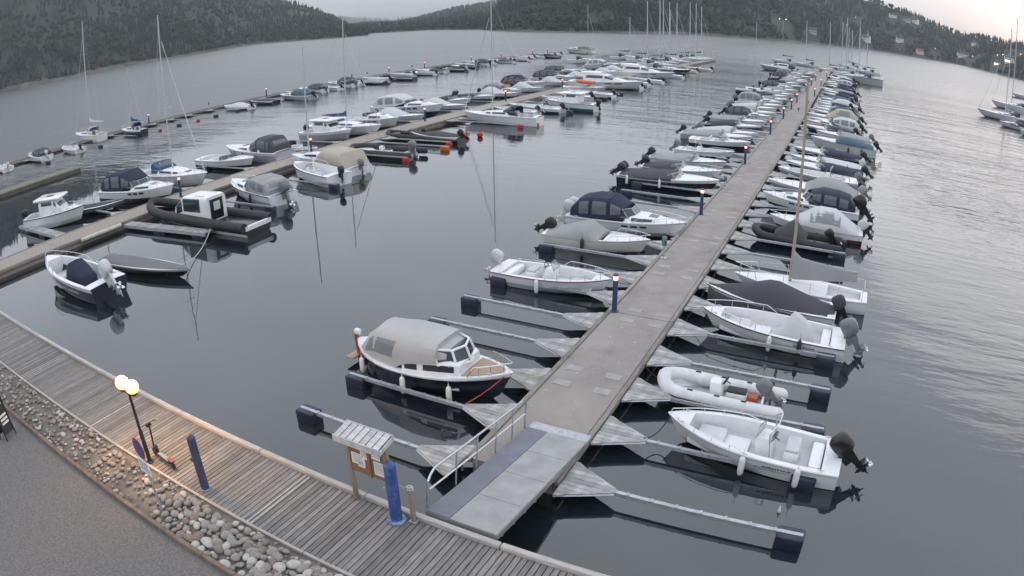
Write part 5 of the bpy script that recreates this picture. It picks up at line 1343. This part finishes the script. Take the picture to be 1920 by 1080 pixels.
# ---- far pontoon
far = [('console',(0,303),(32,318),'white boat with black motor and red bottom at the left border',dict(length=6.5,cols=(white,white,white,antired,antired),motor=m_silver,tilt=20)),
 ('cuddy',(45,290),(110,288),'white boat with small black hood beside the left border',dict(length=7.4,hoodm=c_dark,motor=m_silver,tilt=40,hood_h=.9,cols=(white,white,white,antired,antired))),
 ('sail',(152,250),(224,257),'white sailing boat with white sail on its boom and open transom',dict(length=9.8,mast=20.0,mast_t=.4,boomcov=c_pale,hoodm=c_pale,boom_z=3.2,boom_len=4.5,fb=1.5,fs=1.2,r=.11)),
 ('sail',(226,242),(270,243),'small dark hulled sailing boat with raised blue sail cover',dict(length=7.2,mast=10.6,mast_t=.5,boomcov=c_blue,hoodm=c_blue,boom_z=2.4,cols=navyw,jib=False)),
 ('covered',(430,193),(470,198),'pale covered boat at the end of the empty berths',dict(length=7.4,covm=c_pale,peak=.6,motor=m_black)),
 ('covered',(472,185),(520,187),'dark low boat left of the second far lamp',dict(length=7,covm=c_dark,peak=.3,motor=None,cols=blackw)),
 ('cuddy',(527,176),(597,178),'boat with long teal canvas roof',dict(length=9,hoodm=c_teal,motor=m_black,tilt=40,hood_h=1.0)),
 ('cuddy',(562,165),(612,167),'white cuddy boat with dark hood frame',dict(length=7.5,hoodm=c_dark,motor=m_grey,hood_h=1.0)),
 ('cuddy',(610,156),(668,156),'white cabin boat with black square hood beside a lamp',dict(length=7.8,hoodm=c_dark,motor=m_grey,hood_h=1.3,fb=1.3)),
 ('covered',(662,150),(735,149),'green-grey covered boat beside the dark pedestal',dict(length=8.2,covm=c_grey,peak=.45,motor=m_silver,cols=blackw)),
 ('covered',(725,143),(770,143),'dark boat in the gap beyond the pedestal',dict(length=6.8,covm=c_dark,peak=.35,motor=None,cols=blackw)),
 ('bowrider',(768,133),(815,135),'white boat with black motor beyond the fourth far lamp',dict(length=7.6,cov=c_grey,motor=m_black,tilt=30)),
 ('bowrider',(790,129),(832,131),'grey covered boat with pale motor beyond the fourth far lamp',dict(length=7.4,cov=c_dark,motor=m_silver,tilt=30)),
 ('covered',(828,126),(866,128),'dark hulled boat under a lamp far away',dict(length=7.2,covm=c_dark,peak=.3,motor=m_silver,cols=blackw)),
 ('bowrider',(845,121),(893,123),'dark boat with white deck far away',dict(length=7.8,cov=c_dark,motor=m_black,cols=navyw)),
 ('cuddy',(872,116),(914,118),'boat with small black hood far away',dict(length=7.6,hoodm=c_dark,motor=m_black,hood_h=1.0)),
 ('bowrider',(925,110),(960,114),'green-white boat far along the open fjord',dict(length=8,cov=c_teal,motor=m_black)),
 ('bowrider',(950,107),(985,110),'grey boat with black motor far along the open fjord',dict(length=8,cov=c_grey,motor=m_black)),
 ('covered',(1000,103),(1050,104),'dark boat with peaked cover far along the open fjord',dict(length=8,covm=c_dark,peak=.9,motor=None,cols=blackw)),
 ('cuddy',(1066,93),(1110,97),'large white cabin cruiser at the very end of the far pontoon',dict(length=11,hoodm=c_grey,motor=None,fb=1.9,fs=1.3,hood_h=1.5,coach=.6))]
for kd, bw, stn, lb, kw in far:
    boat(kd, lb, GF, bw, stn, kw.pop('zb', 1.1), .85, **kw)
# ---- boats half hidden behind the ones above, rank after rank along the pontoons
FILL = [('bowrider',dict(cov=c_grey),'white motor boat with grey cockpit cover'),('cuddy',dict(hoodm=c_navy),'white cabin boat with navy hood'),('bowrider',dict(cov=c_pale),'white motor boat with pale cockpit cover'),
 ('console',dict(motor=m_grey),'white open boat with grey motor'),('tent',dict(covm=c_pale),'white boat under a pale tent'),('bowrider',dict(cov=c_dark),'white motor boat with charcoal cover'),
 ('cuddy',dict(hoodm=c_grey,motor=m_grey),'white cabin boat with grey hood'),('console',dict(motor=m_black,arch_=True),'white open boat with black motor'),('bowrider',dict(cov=c_navy,cols=navyw),'navy hulled motor boat with navy cover'),('cuddy',dict(hoodm=c_dark),'white cabin boat with black hood')]
fk = 0
for grp, xb, sg, where, rows_ in ((GL,-10.2,1,'long pontoon basin side',(60.2,76.0,90.3,101.2,112.3,123.8,135.3,145.2,158.5,175.5,181,196,214,222)),
                           (GR,-5.4,-1,'long pontoon open side',(64.9,73.4,92.3,101.6,112.6,117.2,126.6,136.6,149,155.8,173.5,181,190,199,208,226,236)),
                           (GM,-45.4,-1,'middle pontoon basin side',(82.2,86.4,96.8,102.0,107.0,124.2,131.2,138.5,156.0,176,187)),
                           (GW,-50.3,1,'middle pontoon fjord side',(73.0,83.4,99.3,109.0,121.6,136.0,151,160,172)),
                           (GF,-101.6,-1,'far pontoon',(47.5,98.6,106.4,114.3,123,132.5,143.5,162.4,171,180,197.6,202.6,214,219))):
    for i, y in enumerate(rows_):
        kd, kw, lk = FILL[(fk*7+i*3) % len(FILL)]; fk += 1
        L_ = random.uniform(6.2, 8.2); n_, c_ = NAMES_[kd]
        t = thing(n_, f'{lk}, {ordinal(i)} half hidden boat, {where}', c_, (xb-sg*L_/2, y, 0), (0 if sg > 0 else math.pi)+random.uniform(-.03,.03), grp)
        KINDS_[kd](t, L_, **kw)
# ---- right border: three yachts of the next pontoon
for kd, bw, stn, lb, L_, kw in (
 ('sail',(1826,195),(1935,205),'grey-white yacht with forestay, leftmost at the right border',15.5,dict(top=(1881,50),r=.13,mast_t=.5,boomcov=c_grey,fb=1.7,fs=1.3,boom_z=2.6,lean=.02)),
 ('sail',(1853,178),(1950,186),'white yacht with navy sail cover behind the leftmost one at right border',16,dict(top=(1911,35),mast_t=.55,boomcov=c_navy,fb=1.9,fs=1.5,boom_z=3.8,r=.15,lean=.02)),
 ('cuddy',(1868,215),(1945,235),'white cabin boat with dark windows at the right border',9.0,dict(hoodm=c_navy,motor=None)),
 ('cuddy',(1906,232),(1975,250),'pale boat cut by the right border',8.0,dict(hoodm=c_pale,motor=None)),
 ('sail',(1893,160),(1985,168),'yacht with slim mast at the far right border',14,dict(top=(1918,95),mast_t=.5,boomcov=c_dark,fb=1.6,fs=1.3,boom_z=2.8))):
    a = W(bw[0]+4, bw[1]+20, 0.0)
    tp_ = kw.pop('top', None)
    if tp_:
        d = ray(*tp_); kw['mast'] = CAMZ+d.z/math.hypot(d.x, d.y)*math.hypot(a.x+L_*.5, a.y)
    t = thing(NAMES_[kd][0], lb, NAMES_[kd][1], (a.x+L_/2, a.y, 0), math.pi+.06, 'boats at the right border')
    KINDS_[kd](t, L_, **kw)
# ------------------------------------------------------------------ lamps and posts
def lamp_bollard(x, y, z, label, group, first=[]):
    if first: return copy_thing(first[0], (x,y,z), 0, label, group)
    t = thing('bollard_lamp', label, 'bollard lamp', (x,y,z), 0, group); first.append(t)
    mb = MB(); mb.lathe([(.2,0),(.2,.025),(.115,.035),(.11,1.42),(.125,1.43),(.125,1.46)], 14); mb.build('post', lamp_blue, t, smooth=40)
    mb = MB(); mb.lathe([(.1,1.46),(.105,1.5),(.1,1.66)], 14); mb.build('lamp_lens', lit, t, smooth=40)
    mb = MB(); mb.lathe([(.125,1.66),(.125,1.7),(.06,1.76)], 14); mb.build('cap', lamp_blue, t, smooth=40)
    return t
GA = 'bollard lamps along the long pontoon'
ys = [26.6, 43.7, 62.4, 82.4, 98.4, 111.8, 123.5, 149, 169, 190]
for i, y in enumerate(ys): lamp_bollard(-8.95, y, .5, f'lit blue bollard lamp on the basin edge of the long pontoon, {ordinal(i)} from the shore', GA)
for i, y in enumerate((113.0, 141.0, 172.0, 212.0)): lamp_bollard(-6.65, y, .5, f'lit blue bollard lamp on open water edge of long pontoon, {ordinal(i)} from shore', GA)
for i, y in enumerate((32.9, 49.3, 70.2, 91.1, 112, 133)): lamp_bollard(-47.75 if i < 2 else -48.4, y, .55, f'lit bollard lamp on the middle pontoon, {ordinal(i)} from the quay', 'bollard lamps along the middle pontoon')
for i, y in enumerate((66.1, 94.8, 119, 135.3, 150.4, 174, 192, 214, 226)): lamp_bollard(-103.3, y, .5, f'lit bollard lamp on the far pontoon, {ordinal(i)} from the left', 'bollard lamps along the far pontoon')

def pedestal(x, y, z, label, h=1.0, first=[]):
    t = thing('power_pedestal', label, 'power pedestal', (x,y,z), 0, 'service pedestals on the pontoons')
    mb = MB(); mb.box(-.16,-.16,0,.16,.16,.03); mb.lathe([(.045,.03),(.04,h*.62)], 8); mb.build('stand', galv, t, smooth=40)
    mb = MB(); mb.rbox(0,0,h*.82,.26,.2,h*.46,.06); b = mb.build('socket_box', mat('pedestal green', (.1,.17,.17), .5, var=.15), t)
    mb = MB(); mb.rbox(.1,-.1,h*.8,.1,.06,.12,.02); mb.build('socket', cushion, b)
pedestal(-8.9, 34.3, .5, 'green-grey service pedestal on the left edge beside the tented white boat', 1.15)
pedestal(-7.4, 106.5, .5, 'dark service post in the middle of the long pontoon', 1.0)
pedestal(-6.6, 118.0, .5, 'dark service post beside a lamp on the far right edge', 1.2)
pedestal(-8.9, 52.0, .5, 'service post behind the bow of the navy sport boat', .9)
for i, y in enumerate((80, 121.5, 127, 145)): pedestal(-103.4, y, .5, f'dark service post on the far pontoon, {ordinal(i)} from the left', 1.3)

def globe_lamp():
    t = thing('street_lamp', 'dark lamp post with two lit glass globes at the stone bank', 'street lamp', (-16.7,8.3,QZ))
    mb = MB(); mb.lathe([(.13,0),(.13,.03),(.07,.05),(.065,1.1),(.05,1.14),(.045,2.35),(.05,2.4)], 12); mb.tube([(-.27,0,2.4),(.27,0,2.4)], .03, 8)
    mb.build('post', lamp_black, t, smooth=40)
    for s in (-1,1):
        g = MB(); n = 10
        g.lathe([(max(.004,.215*math.sin(math.pi*i/n)), 2.68-.215*math.cos(math.pi*i/n)) for i in range(n+1)], 20, c=(.265*s,0,0)); gl = g.build('globe', lit_globe, t, smooth=80)
        c = MB(); c.lathe([(.04,2.38),(.12,2.44),(.13,2.49),(.06,2.49)], 12, c=(.265*s,0,0)); c.build('globe_holder', lamp_black, gl, smooth=40)
    t.rotation_euler = (0,0,R(4))
    ld = bpy.data.lights.new('lamp_glow', 'POINT'); ld.energy = 150; ld.color = (1,.55,.2); ld.shadow_soft_size = .12
    lo = bpy.data.objects.new('lamp_glow', ld); COL.objects.link(lo); lo.parent = t; lo.location = (0,.26,2.6)
globe_lamp()

def bollard(x, y, label, collar):
    t = thing('bollard', label, 'bollard', (x,y,QZ), 0, 'blue steel bollards on the boardwalk')
    mb = MB(); r = .155 if collar else .125
    mb.lathe([(r,0),(r,1.7)]+[(max(.006,r*math.cos(a)), 1.7+r*math.sin(a)) for a in (.3,.6,.9,1.2,1.45,1.57)], 18); b = mb.build('post', mat('chipped blue paint', (.03,.075,.24) if collar else (.045,.06,.13), .45, var=.2, scale=5, dirt=(.3,.32,.33), dirt_amt=.5) if collar else mat('dull blue paint', (.045,.055,.095), .5, var=.2, scale=5, dirt=(.3,.32,.33), dirt_amt=.3), t, smooth=40)
    mb = MB(); mb.lathe([(r+.09,0),(r+.09,.05),(r+.07,.06)] if collar else [(r+.05,0),(r+.05,.03)], 18); mb.build('base_flange', mat('worn blue paint', (.12,.2,.36), .6, var=.3, scale=9, dirt=(.4,.42,.42), dirt_amt=.7), t, smooth=40)
    mb = MB(); 
    if collar: mb.tube([(-.17,-.05,1.02),(-.22,-.06,1.02)], .03, 8)
    else: mb.rbox(-.2,0,.95,.12,.14,.12,.02)
    mb.build('hook', lamp_black if not collar else steel, t)
bollard(-14.15, 8.5, 'dull blue bollard standing alone beside the stone bank', False)
bollard(-8.78, 10.38, 'bright blue bollard with worn base ring beside the notice board', True)

def notice_board():
    t = thing('notice_board', 'wooden notice board with slatted roof and paper sheets beside the gangway', 'notice board', (-9.6,10.56,QZ))
    for s in (-1,1):
        mb = MB(); mb.rbox(.6*s, 0, 1.08, .12, .1, 2.16, .012); mb.build('post', post_wood, t)
    mb = MB()
    for k in range(6): mb.box(-.535,-.03,1.02+k*.17,.535,.01,1.02+k*.17+.165)
    b = mb.build('panel', board_wood, t, smooth=0)
    mb = MB(); mb.box(.03,-.06,.98,.11,-.032,2.05); mb.build('panel_batten', board_wood, b, smooth=0)
    rn = random.Random(5)
    for x, z, w, h in ((-.44,1.93,.16,.16),(-.22,1.9,.16,.14),(-.05,1.72,.26,.42),(-.28,1.45,.42,.34),(-.2,1.3,.22,.16),(.3,1.78,.26,.32),(.36,1.36,.3,.42)):
        y0 = -.036 if x < 0 else -.038
        mb = MB(); mb.box(x-w/2, y0-.004-abs(x)*.004, z-h/2, x+w/2, y0, z+h/2); p = mb.build('paper_sheet', paper, b, smooth=0)
        mk = MB(); zz = z+h*.34
        while zz > z-h*.36:
            x0 = x-w*.38
            while x0 < x+w*.3:
                ww = rn.uniform(.02,.07); mk.box(x0, y0-.007-abs(x)*.004, zz, min(x+w*.4,x0+ww), y0-.0055-abs(x)*.004, zz+.014); x0 += ww+.015
            zz -= .045
        mk.build('print', ink, p, smooth=0)
    rt_m = mat('silvered roof boards', (.45,.44,.43), .8, var=.2, stretch=(1,8,1), island=.15)
    mb = MB()
    for k in range(7): 
        x0 = -.7+k*.2; mb.add([(x0,-.34,2.2),(x0+.165,-.34,2.2),(x0+.165,.2,2.3),(x0,.2,2.3),(x0,-.34,2.23),(x0+.165,-.34,2.23),(x0+.165,.2,2.33),(x0,.2,2.33)],[(0,3,2,1),(4,5,6,7),(0,1,5,4),(1,2,6,5),(2,3,7,6),(3,0,4,7)])
    r_ = mb.build('roof', rt_m, t, smooth=0)
    mb = MB(); mb.box(-.72,-.375,2.06,.72,-.345,2.24); mb.box(-.72,.205,2.16,.72,.235,2.34)
    for s in (-1,1): 
        x = .705*s; mb.add([(x-.014,-.344,2.07),(x+.014,-.344,2.07),(x+.014,.204,2.17),(x-.014,.204,2.17),(x-.014,-.344,2.19),(x+.014,-.344,2.19),(x+.014,.204,2.29),(x-.014,.204,2.29)],[(0,3,2,1),(4,5,6,7),(0,1,5,4),(1,2,6,5),(2,3,7,6),(3,0,4,7)])
    mb.build('fascia', rt_m, r_, smooth=0)
notice_board()

t = thing('mooring_post', 'short grey timber post with a knotted rope beside the gangway', 'post', (-8.38,10.56,QZ))
mb = MB(); mb.rbox(0,0,.55,.11,.1,1.1,.015); mb.build('post', post_wood, t)
mb = MB(); mb.tube([(.05*math.cos(a)*1.5, .05*math.sin(a)*1.5, 1.0+.012*a) for a in [i*.6 for i in range(22)]], .014, 5); mb.tube([(-.07,0,1.1),(-.2,.02,1.02),(-.24,0,.9),(-.18,.02,1.0),(-.3,0,1.04)], .013, 5); mb.build('rope', rope_m, t)
mb = MB(); mb.box(-.1,-.09,0,.1,.09,.02); mb.build('foot_plate', galv, t, smooth=0)

def no_parking():
    t = thing('traffic_sign', 'blue and red round parking ban sign with white plate on grey pole', 'traffic sign', (-14.3,6.95,QZ-.02), R(-4))
    mb = MB(); mb.lathe([(.032,0),(.032,2.42)], 10); mb.build('pole', galv, t, smooth=40)
    mb = MB(); mb.M = Matrix.Translation((0,-.05,2.22)) @ Matrix.Rotation(R(90),4,'X'); mb.lathe([(.3,0),(.3,.012)], 28); d = mb.build('sign_disc', mat('sign red', (.4,.03,.03), .4, var=.1), t, smooth=30)
    mb = MB(); mb.M = Matrix.Translation((0,-.064,2.22)) @ Matrix.Rotation(R(90),4,'X'); mb.lathe([(.245,0),(.245,.003)], 28); mb.build('blue_field', mat('sign blue', (.03,.07,.25), .4, var=.1), d, smooth=30)
    mb = MB(); c, s = math.cos(R(45)), math.sin(R(45))
    mb.add([(-.19*c-.02,-.071,2.22+.19*s),(-.19*c+.03,-.071,2.22+.19*s+.02),(.19*c+.02,-.071,2.22-.19*s),(.19*c-.03,-.071,2.22-.19*s-.02)],[(3,2,1,0)]); mb.build('slash', MATS['sign red'], d, smooth=0)
    mb = MB(); mb.box(-.3,-.062,1.44,.3,-.05,1.86); p = mb.build('sub_plate', paper, t, smooth=0)
    mb = MB(); rn = random.Random(9)
    for z in (1.76,1.68,1.6,1.52):
        x = -.24
        while x < .2: w = rn.uniform(.04,.12); mb.box(x,-.065,z,min(.24,x+w),-.063,z+.035); x += w+.03
    mb.build('print', ink, p, smooth=0)
    mb = MB(); mb.lathe([(.1,0),(.1,.03),(.05,.05)], 10); mb.build('foot', galv, t, smooth=40)
no_parking()

def scooter():
    t = thing('kick_scooter', 'dark electric kick scooter leaning at the double globe lamp', 'kick scooter', (-16.35,8.62,QZ), R(-6))
    mb = MB(); mb.rbox(.1,0,.17,.8,.17,.08,.03); mb.rbox(-.35,0,.28,.16,.12,.28,.04); mb.build('deck', cushion, t)
    mb = MB(); mb.box(-.2,-.07,.212,.45,.07,.218); mb.build('grip_mat', mat('grip tape', (.2,.21,.23), .9, var=.2), t, smooth=0)
    for x in (-.52,.6):
        w = MB(); w.M = Matrix.Translation((x,0,.125)) @ Matrix.Rotation(R(90),4,'X'); w.lathe([(.06,-.03),(.12,-.03),(.125,0),(.12,.03),(.06,.03)], 18); w.build('wheel', rub_dark, t, smooth=40)
    mb = MB(); mb.tube([(-.5,0,.28),(-.42,0,.6),(-.33,0,1.22)], .03, 8); mb.build('steering_column', lamp_black, t)
    mb = MB(); mb.tube([(-.33,-.27,1.2),(-.31,-.1,1.24),(-.31,.1,1.24),(-.33,.27,1.2)], .018, 6); h = mb.build('handlebar', lamp_black, t)
    mb = MB(); mb.rbox(-.4,0,1.13,.1,.2,.12,.03); mb.build('headlight_case', lamp_black, h)
    mb = MB(); mb.rbox(.55,0,.27,.28,.13,.05,.02); mb.build('rear_mudguard', mat('scooter red', (.2,.03,.04), .5, var=.1), t)
scooter()

def a_board():
    t = thing('sandwich_board', 'narrow black sign board with pale rows at the left edge of the asphalt', 'sign board', (-22.75,5.62,QZ), R(-68))
    for s, y in ((1,-.2),(-1,.2)):
        mb = MB()
        def P(x, z, o=0): return (x, y*(1-z/1.55)-s*o, z)
        for x in (-.27,.27): mb.tube([P(x,0),P(x,1.52)], .03, 4)
        mb.tube([P(-.27,.2),P(.27,.2)], .025, 4); mb.tube([P(-.27,1.5),P(.27,1.5)], .03, 4)
        f = mb.build('frame', lamp_black, t, smooth=0)
        mb = MB(); mb.add([P(-.25,.2),P(.25,.2),P(.25,1.5),P(-.25,1.5)],[(0,1,2,3) if s > 0 else (3,2,1,0)]); p = mb.build('panel', cushion, f, smooth=0)
        mb = MB()
        for z in (.82,.68,.54): mb.add([P(-.2,z,.012),P(.16,z,.012),P(.16,z+.085,.012),P(-.2,z+.085,.012)],[(0,1,2,3) if s > 0 else (3,2,1,0)])
        mb.add([P(-.16,1.25,.012),P(.12,1.25,.012),P(.12,1.4,.012),P(-.16,1.4,.012)],[(0,1,2,3) if s > 0 else (3,2,1,0)])
        mb.build('lettering', paper, p, smooth=0)
a_board()

# ------------------------------------------------------------------ loose gear: fenders, ropes, buoys
def fender(p, label, m=fenderw, first=[]):
    if first and first[0].data.materials[0] == m:
        o = first[0].copy(); COL.objects.link(o)
    else:
        mb = MB(); mb.lathe([(.02,-.34),(.07,-.32),(.1,-.24),(.105,0),(.1,.24),(.07,.32),(.025,.35),(.02,.42)], 12); mb.tube([(0,0,.4),(0,0,.66)], .008, 4); o = mb.build('fender', m, None, smooth=50); first.append(o) if not first else None
    o.location = p; return tag(o, label, 'fender', 'fenders hanging at the boats')
def side_pt(key, t, side, z):
    root, h = NEAR[key]; rz = root.rotation_euler[2]
    x, y = h.x(t), side*(h.hb(t)*1.02+.1); c, s = math.cos(rz), math.sin(rz)
    return Vector((root.location.x+x*c-y*s, root.location.y+x*s+y*c, z))
for key, sd_, ts, lb in (('snekke',-1,(.12,.45,.72),'white fender on the navy side of the double-ender'),('R1',1,(.52,.22),'white fender on the nearest open motorboat'),('R3',1,(.5,),'white fender on the covered console boat'),('L6',-1,(.12,.45),'white fender on the navy sport boat'),('L2',-1,(.45,),'small white fender on the red striped boat'),('R9',1,(.45,),'white fender on the dark hulled cabin boat')):
    for i, tt in enumerate(ts):
        fender(side_pt(key, tt, sd_, .42 if key != 'L6' else .55), lb+(f', {ordinal(i)} from its stern' if len(ts) > 1 else ''))
for key, sd_, ts, lb in (('R13',1,(.22,.42),'dark fender on the teal tented boat'),('L3',-1,(.42,),'dark fender on the grey peaked boat'),('R3',1,(.3,),'dark fender near the stern of the boat with covered console'),('R12',1,(.2,.5),'dark fender on the long white boat'),('M2',1,(.3,.55),'black fender on the grey hooded cruiser')):
    for i, tt in enumerate(ts): fender(side_pt(key, tt, sd_, .5), lb+(f', {ordinal(i)} from its stern' if len(ts) > 1 else ''), rub_dark)

def rope(name, label, m, segs, r=.014):
    mb = MB()
    for a, b, sag in segs: rest_rope(mb, a, b, sag, r)
    return tag(mb.build(name, m), label, 'rope', 'mooring ropes')
def bow_pt(key, side=0, dt=.02):
    root, h = NEAR[key]; rz = root.rotation_euler[2]; x = h.x(1-dt); y = side*h.hb(1-dt); c, s = math.cos(rz), math.sin(rz)
    return Vector((root.location.x+x*c-y*s, root.location.y+x*s+y*c, h.zs(1-dt)))
def stern_pt(key, side=1):
    root, h = NEAR[key]; rz = root.rotation_euler[2]; x = h.x(.06); y = side*h.hb(.06)*.95; c, s = math.cos(rz), math.sin(rz)
    return Vector((root.location.x+x*c-y*s, root.location.y+x*s+y*c, h.zs(.06)))
b = bow_pt('snekke'); rope('mooring_rope', 'red mooring rope from the bow of the double-ender', rope_red, [(b, (-10.85,17.15,.5), .1)], .018)
rope('mooring_rope', 'pale green mooring rope at the bow of the double-ender', mat('green rope', (.4,.5,.2), .9, var=.2), [(b, (-9.25,20.2,.5), .12)], .016)
b = bow_pt('R1'); rope('mooring_rope', 'black mooring ropes from the bow of the first boat on the right', rope_dark, [(b, (-4.75,17.8,.5), .28)], .02)
for k, c in (('R3','boat with covered console'),('R4','charcoal covered boat'),('L2','red striped boat'),('L3','boat with grey peaked cover'),('L4','navy hooded cruiser'),('L6','navy sport boat'),('R8','white frame tent boat'),('R2','pale grey inflatable')):
    b = bow_pt(k); xx = -6.3 if k[0] == 'R' else -9.2
    rope('mooring_rope', f'dark bow rope of the {c}', rope_dark, [(b, (xx, b.y+.9, .5), .1)], .012)
a, b = W(395,432,.5), W(342,497,.5)
rope('mooring_rope', 'pale rope stretched between the two wide plank fingers at left', rope_m, [(a+Vector((0,0,.1)), b+Vector((0,0,.05)), .5)], .03)
for i, (px, py) in enumerate(((900,257),(925,257))):
    p = W(px-25, py, .0); mb = MB(); n = 8
    mb.lathe([(max(.01,.33*math.sin(math.pi*i_/n)), .25-.33*math.cos(math.pi*i_/n)) for i_ in range(n+1)], 12); mb.tube([(0,0,.55),(0,0,.7)], .03, 5)
    o = mb.build('buoy', redplastic, smooth=80); o.location = p; tag(o, ('left' if i == 0 else 'right')+' one of two round red buoys floating off the black speedboat', 'buoy', 'round red buoys')
for lb, (px, py) in (('tiny dark buoy floating alone in the bright water at right', (1785,129)),('small dark buoy far out on the fjord', (818,58.6)),('small white float beside the first boom on the right', (1461,958))):
    p = W(px, py, .05); s = .12 if px == 1461 else (.5 if px > 1700 else 1.0)
    mb = MB(); mb.lathe([(.02,-.6*s),(.4*s,-.4*s),(.5*s,0),(.3*s,.6*s),(.08*s,1.6*s),(.03*s,1.8*s)], 10); o = mb.build('buoy', fenderw if px == 1461 else lamp_black, smooth=60); o.location = p; tag(o, lb, 'buoy')
# plank finger beams floating fender along the middle pontoon's near edge
p = W(165,450,.55); mb = MB(); mb.M = Matrix.Rotation(R(90),4,'X'); mb.lathe([(.02,-1.9),(.16,-1.85),(.17,0),(.16,1.85),(.02,1.9)], 12); o = mb.build('dock_fender', mat('grimy white plastic', (.55,.55,.47), .6, var=.15, dirt=(.2,.2,.13), dirt_amt=.6), smooth=50); o.location = (-46.2,23.8,.45); tag(o, 'long off-white dock fender on the edge of the middle pontoon', 'dock fender')
lettering(NEAR['M0'][0], NEAR['M0'][1], .2, .62, .42, 1, white, n=16, hgt=.16, seed=4)
lettering(NEAR['M0'][0], NEAR['M0'][1], .2, .62, .42, -1, white, n=16, hgt=.16, seed=4)
lettering(NEAR['R1'][0], NEAR['R1'][1], .26, .42, .62, 1, ink, n=9, hgt=.09, seed=6)
lettering(NEAR['R3'][0], NEAR['R3'][1], .2, .34, .62, 1, ink, n=9, hgt=.09, seed=8)

p = W(1098,157,1.35)
t = thing('inflatable_dinghy', 'bright orange inflatable dinghy lying on the deck of a white motor boat', 'inflatable boat', p, math.pi+.05)
mb = MB(); pts = [(-1.5,.55,.2)]+[(-1.5+2.2*i/6,.55,.2+.02*i) for i in range(1,7)]+[(.7+.8*math.sin(a),.55*math.cos(a),.32+.1*math.sin(a)) for a in (.4,.8,1.2,1.57)]
mb.tube(pts+[(x,-y,z) for x,y,z in pts[::-1][1:]], .26, 10); mb.build('inflatable_tube', mat('bright orange rubber', (.6,.1,.02), .5, var=.1), t, smooth=60)
mb = MB(); mb.box(-1.4,-.4,.05,.9,.4,.12); mb.build('floor', orange, t, smooth=0)

# ------------------------------------------------------------------ houses and lamps of the far shore
def house(spot, w, d, h, yaw, label, wallm, roofm, lit_n=0):
    t = thing('house', label, 'house', spot, yaw, 'houses on the far shore')
    mb = MB(); mb.box(-w/2,-d/2,-3,w/2,d/2,h); mb.add([(-w/2,-d/2,h),(-w/2,d/2,h),(-w/2,0,h+d*.42),(w/2,-d/2,h),(w/2,d/2,h),(w/2,0,h+d*.42)],[(0,2,1),(3,4,5)]); mb.build('wall', wallm, t, smooth=0)
    mb = MB(); e = .6
    for s in (1,-1): mb.add([(-w/2-e,s*(d/2+e),h-.35),(w/2+e,s*(d/2+e),h-.35),(w/2+e,0,h+d*.44),(-w/2-e,0,h+d*.44),(-w/2-e,s*(d/2+e),h-.1),(w/2+e,s*(d/2+e),h-.1),(w/2+e,0,h+d*.44+.3),(-w/2-e,0,h+d*.44+.3)],[(0,1,2,3),(7,6,5,4),(0,4,5,1),(0,3,7,4),(1,5,6,2)])
    r_ = mb.build('roof', roofm, t, smooth=0)
    mb = MB(); mb.box(w*.2-.4,-.4,h+d*.3,w*.2+.4,.4,h+d*.44+1.2); mb.build('chimney', mat('chimney brick', (.2,.15,.12), .9), r_, smooth=0)
    k = max(2, int(w/2.6)); cnt = 0
    for lv in range(max(1, int(h/2.9))):
        for i in range(k):
            x = -w/2+w*(i+.5)/k
            mb = MB(); mb.box(x-.6,-d/2-.06,1+lv*2.8,x+.6,-d/2-.01,2.3+lv*2.8)
            mb.build('window', emis('lit window', (1,.75,.45), 6) if cnt < lit_n else glass, t, smooth=0); cnt += 1
wall_w = mat('white house paint', (.72,.72,.7), .7, var=.06); wall_r = mat('red house paint', (.2,.05,.035), .7, var=.1); wall_g = mat('grey house paint', (.4,.4,.4), .7, var=.1)
roof_d = mat('dark roof tiles', (.07,.065,.065), .8, var=.2); roof_r = mat('red roof tiles', (.2,.08,.05), .8, var=.2)
for (px, py, w, d, h, wm, rm, ln, lb), sp_ in zip(HOUSES, HOUSE_SPOTS):
    yaw = math.atan2(sp_.y, sp_.x)-math.pi/2+random.uniform(-.5,.5)
    house(sp_, w, d, h, yaw, lb, {'w':wall_w,'r':wall_r,'g':wall_g}[wm], roof_d if rm == 'd' else roof_r, ln)
def shore_lamp(sp_, label, col=(1,.75,.5)):
    t = thing('shore_lamp', label, 'street lamp', sp_, 0, 'lit lamps on the far shore')
    mb = MB(); mb.tube([(0,0,-1),(0,0,4)], .12, 6); mb.build('pole', lamp_black, t)
    mb = MB(); mb.rbox(0,0,4.3,.9,.9,.8,.3); mb.build('lamp_head', emis('shore lamp', (1,.5,.28), 3), t)
for (px, py, lb), sp_ in zip(SHORE_LAMPS, LAMP_SPOTS): shore_lamp(sp_, lb)

# ------------------------------------------------------------------ haze
def haze():
    m = bpy.data.materials.new('haze air'); m.use_nodes = True
    t = m.node_tree; t.nodes.clear(); o = t.nodes.new('ShaderNodeOutputMaterial'); v = t.nodes.new('ShaderNodeVolumePrincipled')
    v.inputs['Color'].default_value = (.93,.96,1,1); v.inputs['Density'].default_value = HAZE; v.inputs['Anisotropy'].default_value = .2
    t.links.new(v.outputs[0], o.inputs['Volume'])
    mb = MB(); mb.box(-3700,-260,-2,3700,3700,460); ob = mb.build('haze', m, smooth=0); tag(ob, kind='stuff')
HAZE = .00011
haze()
scene.view_settings.exposure = 1.76
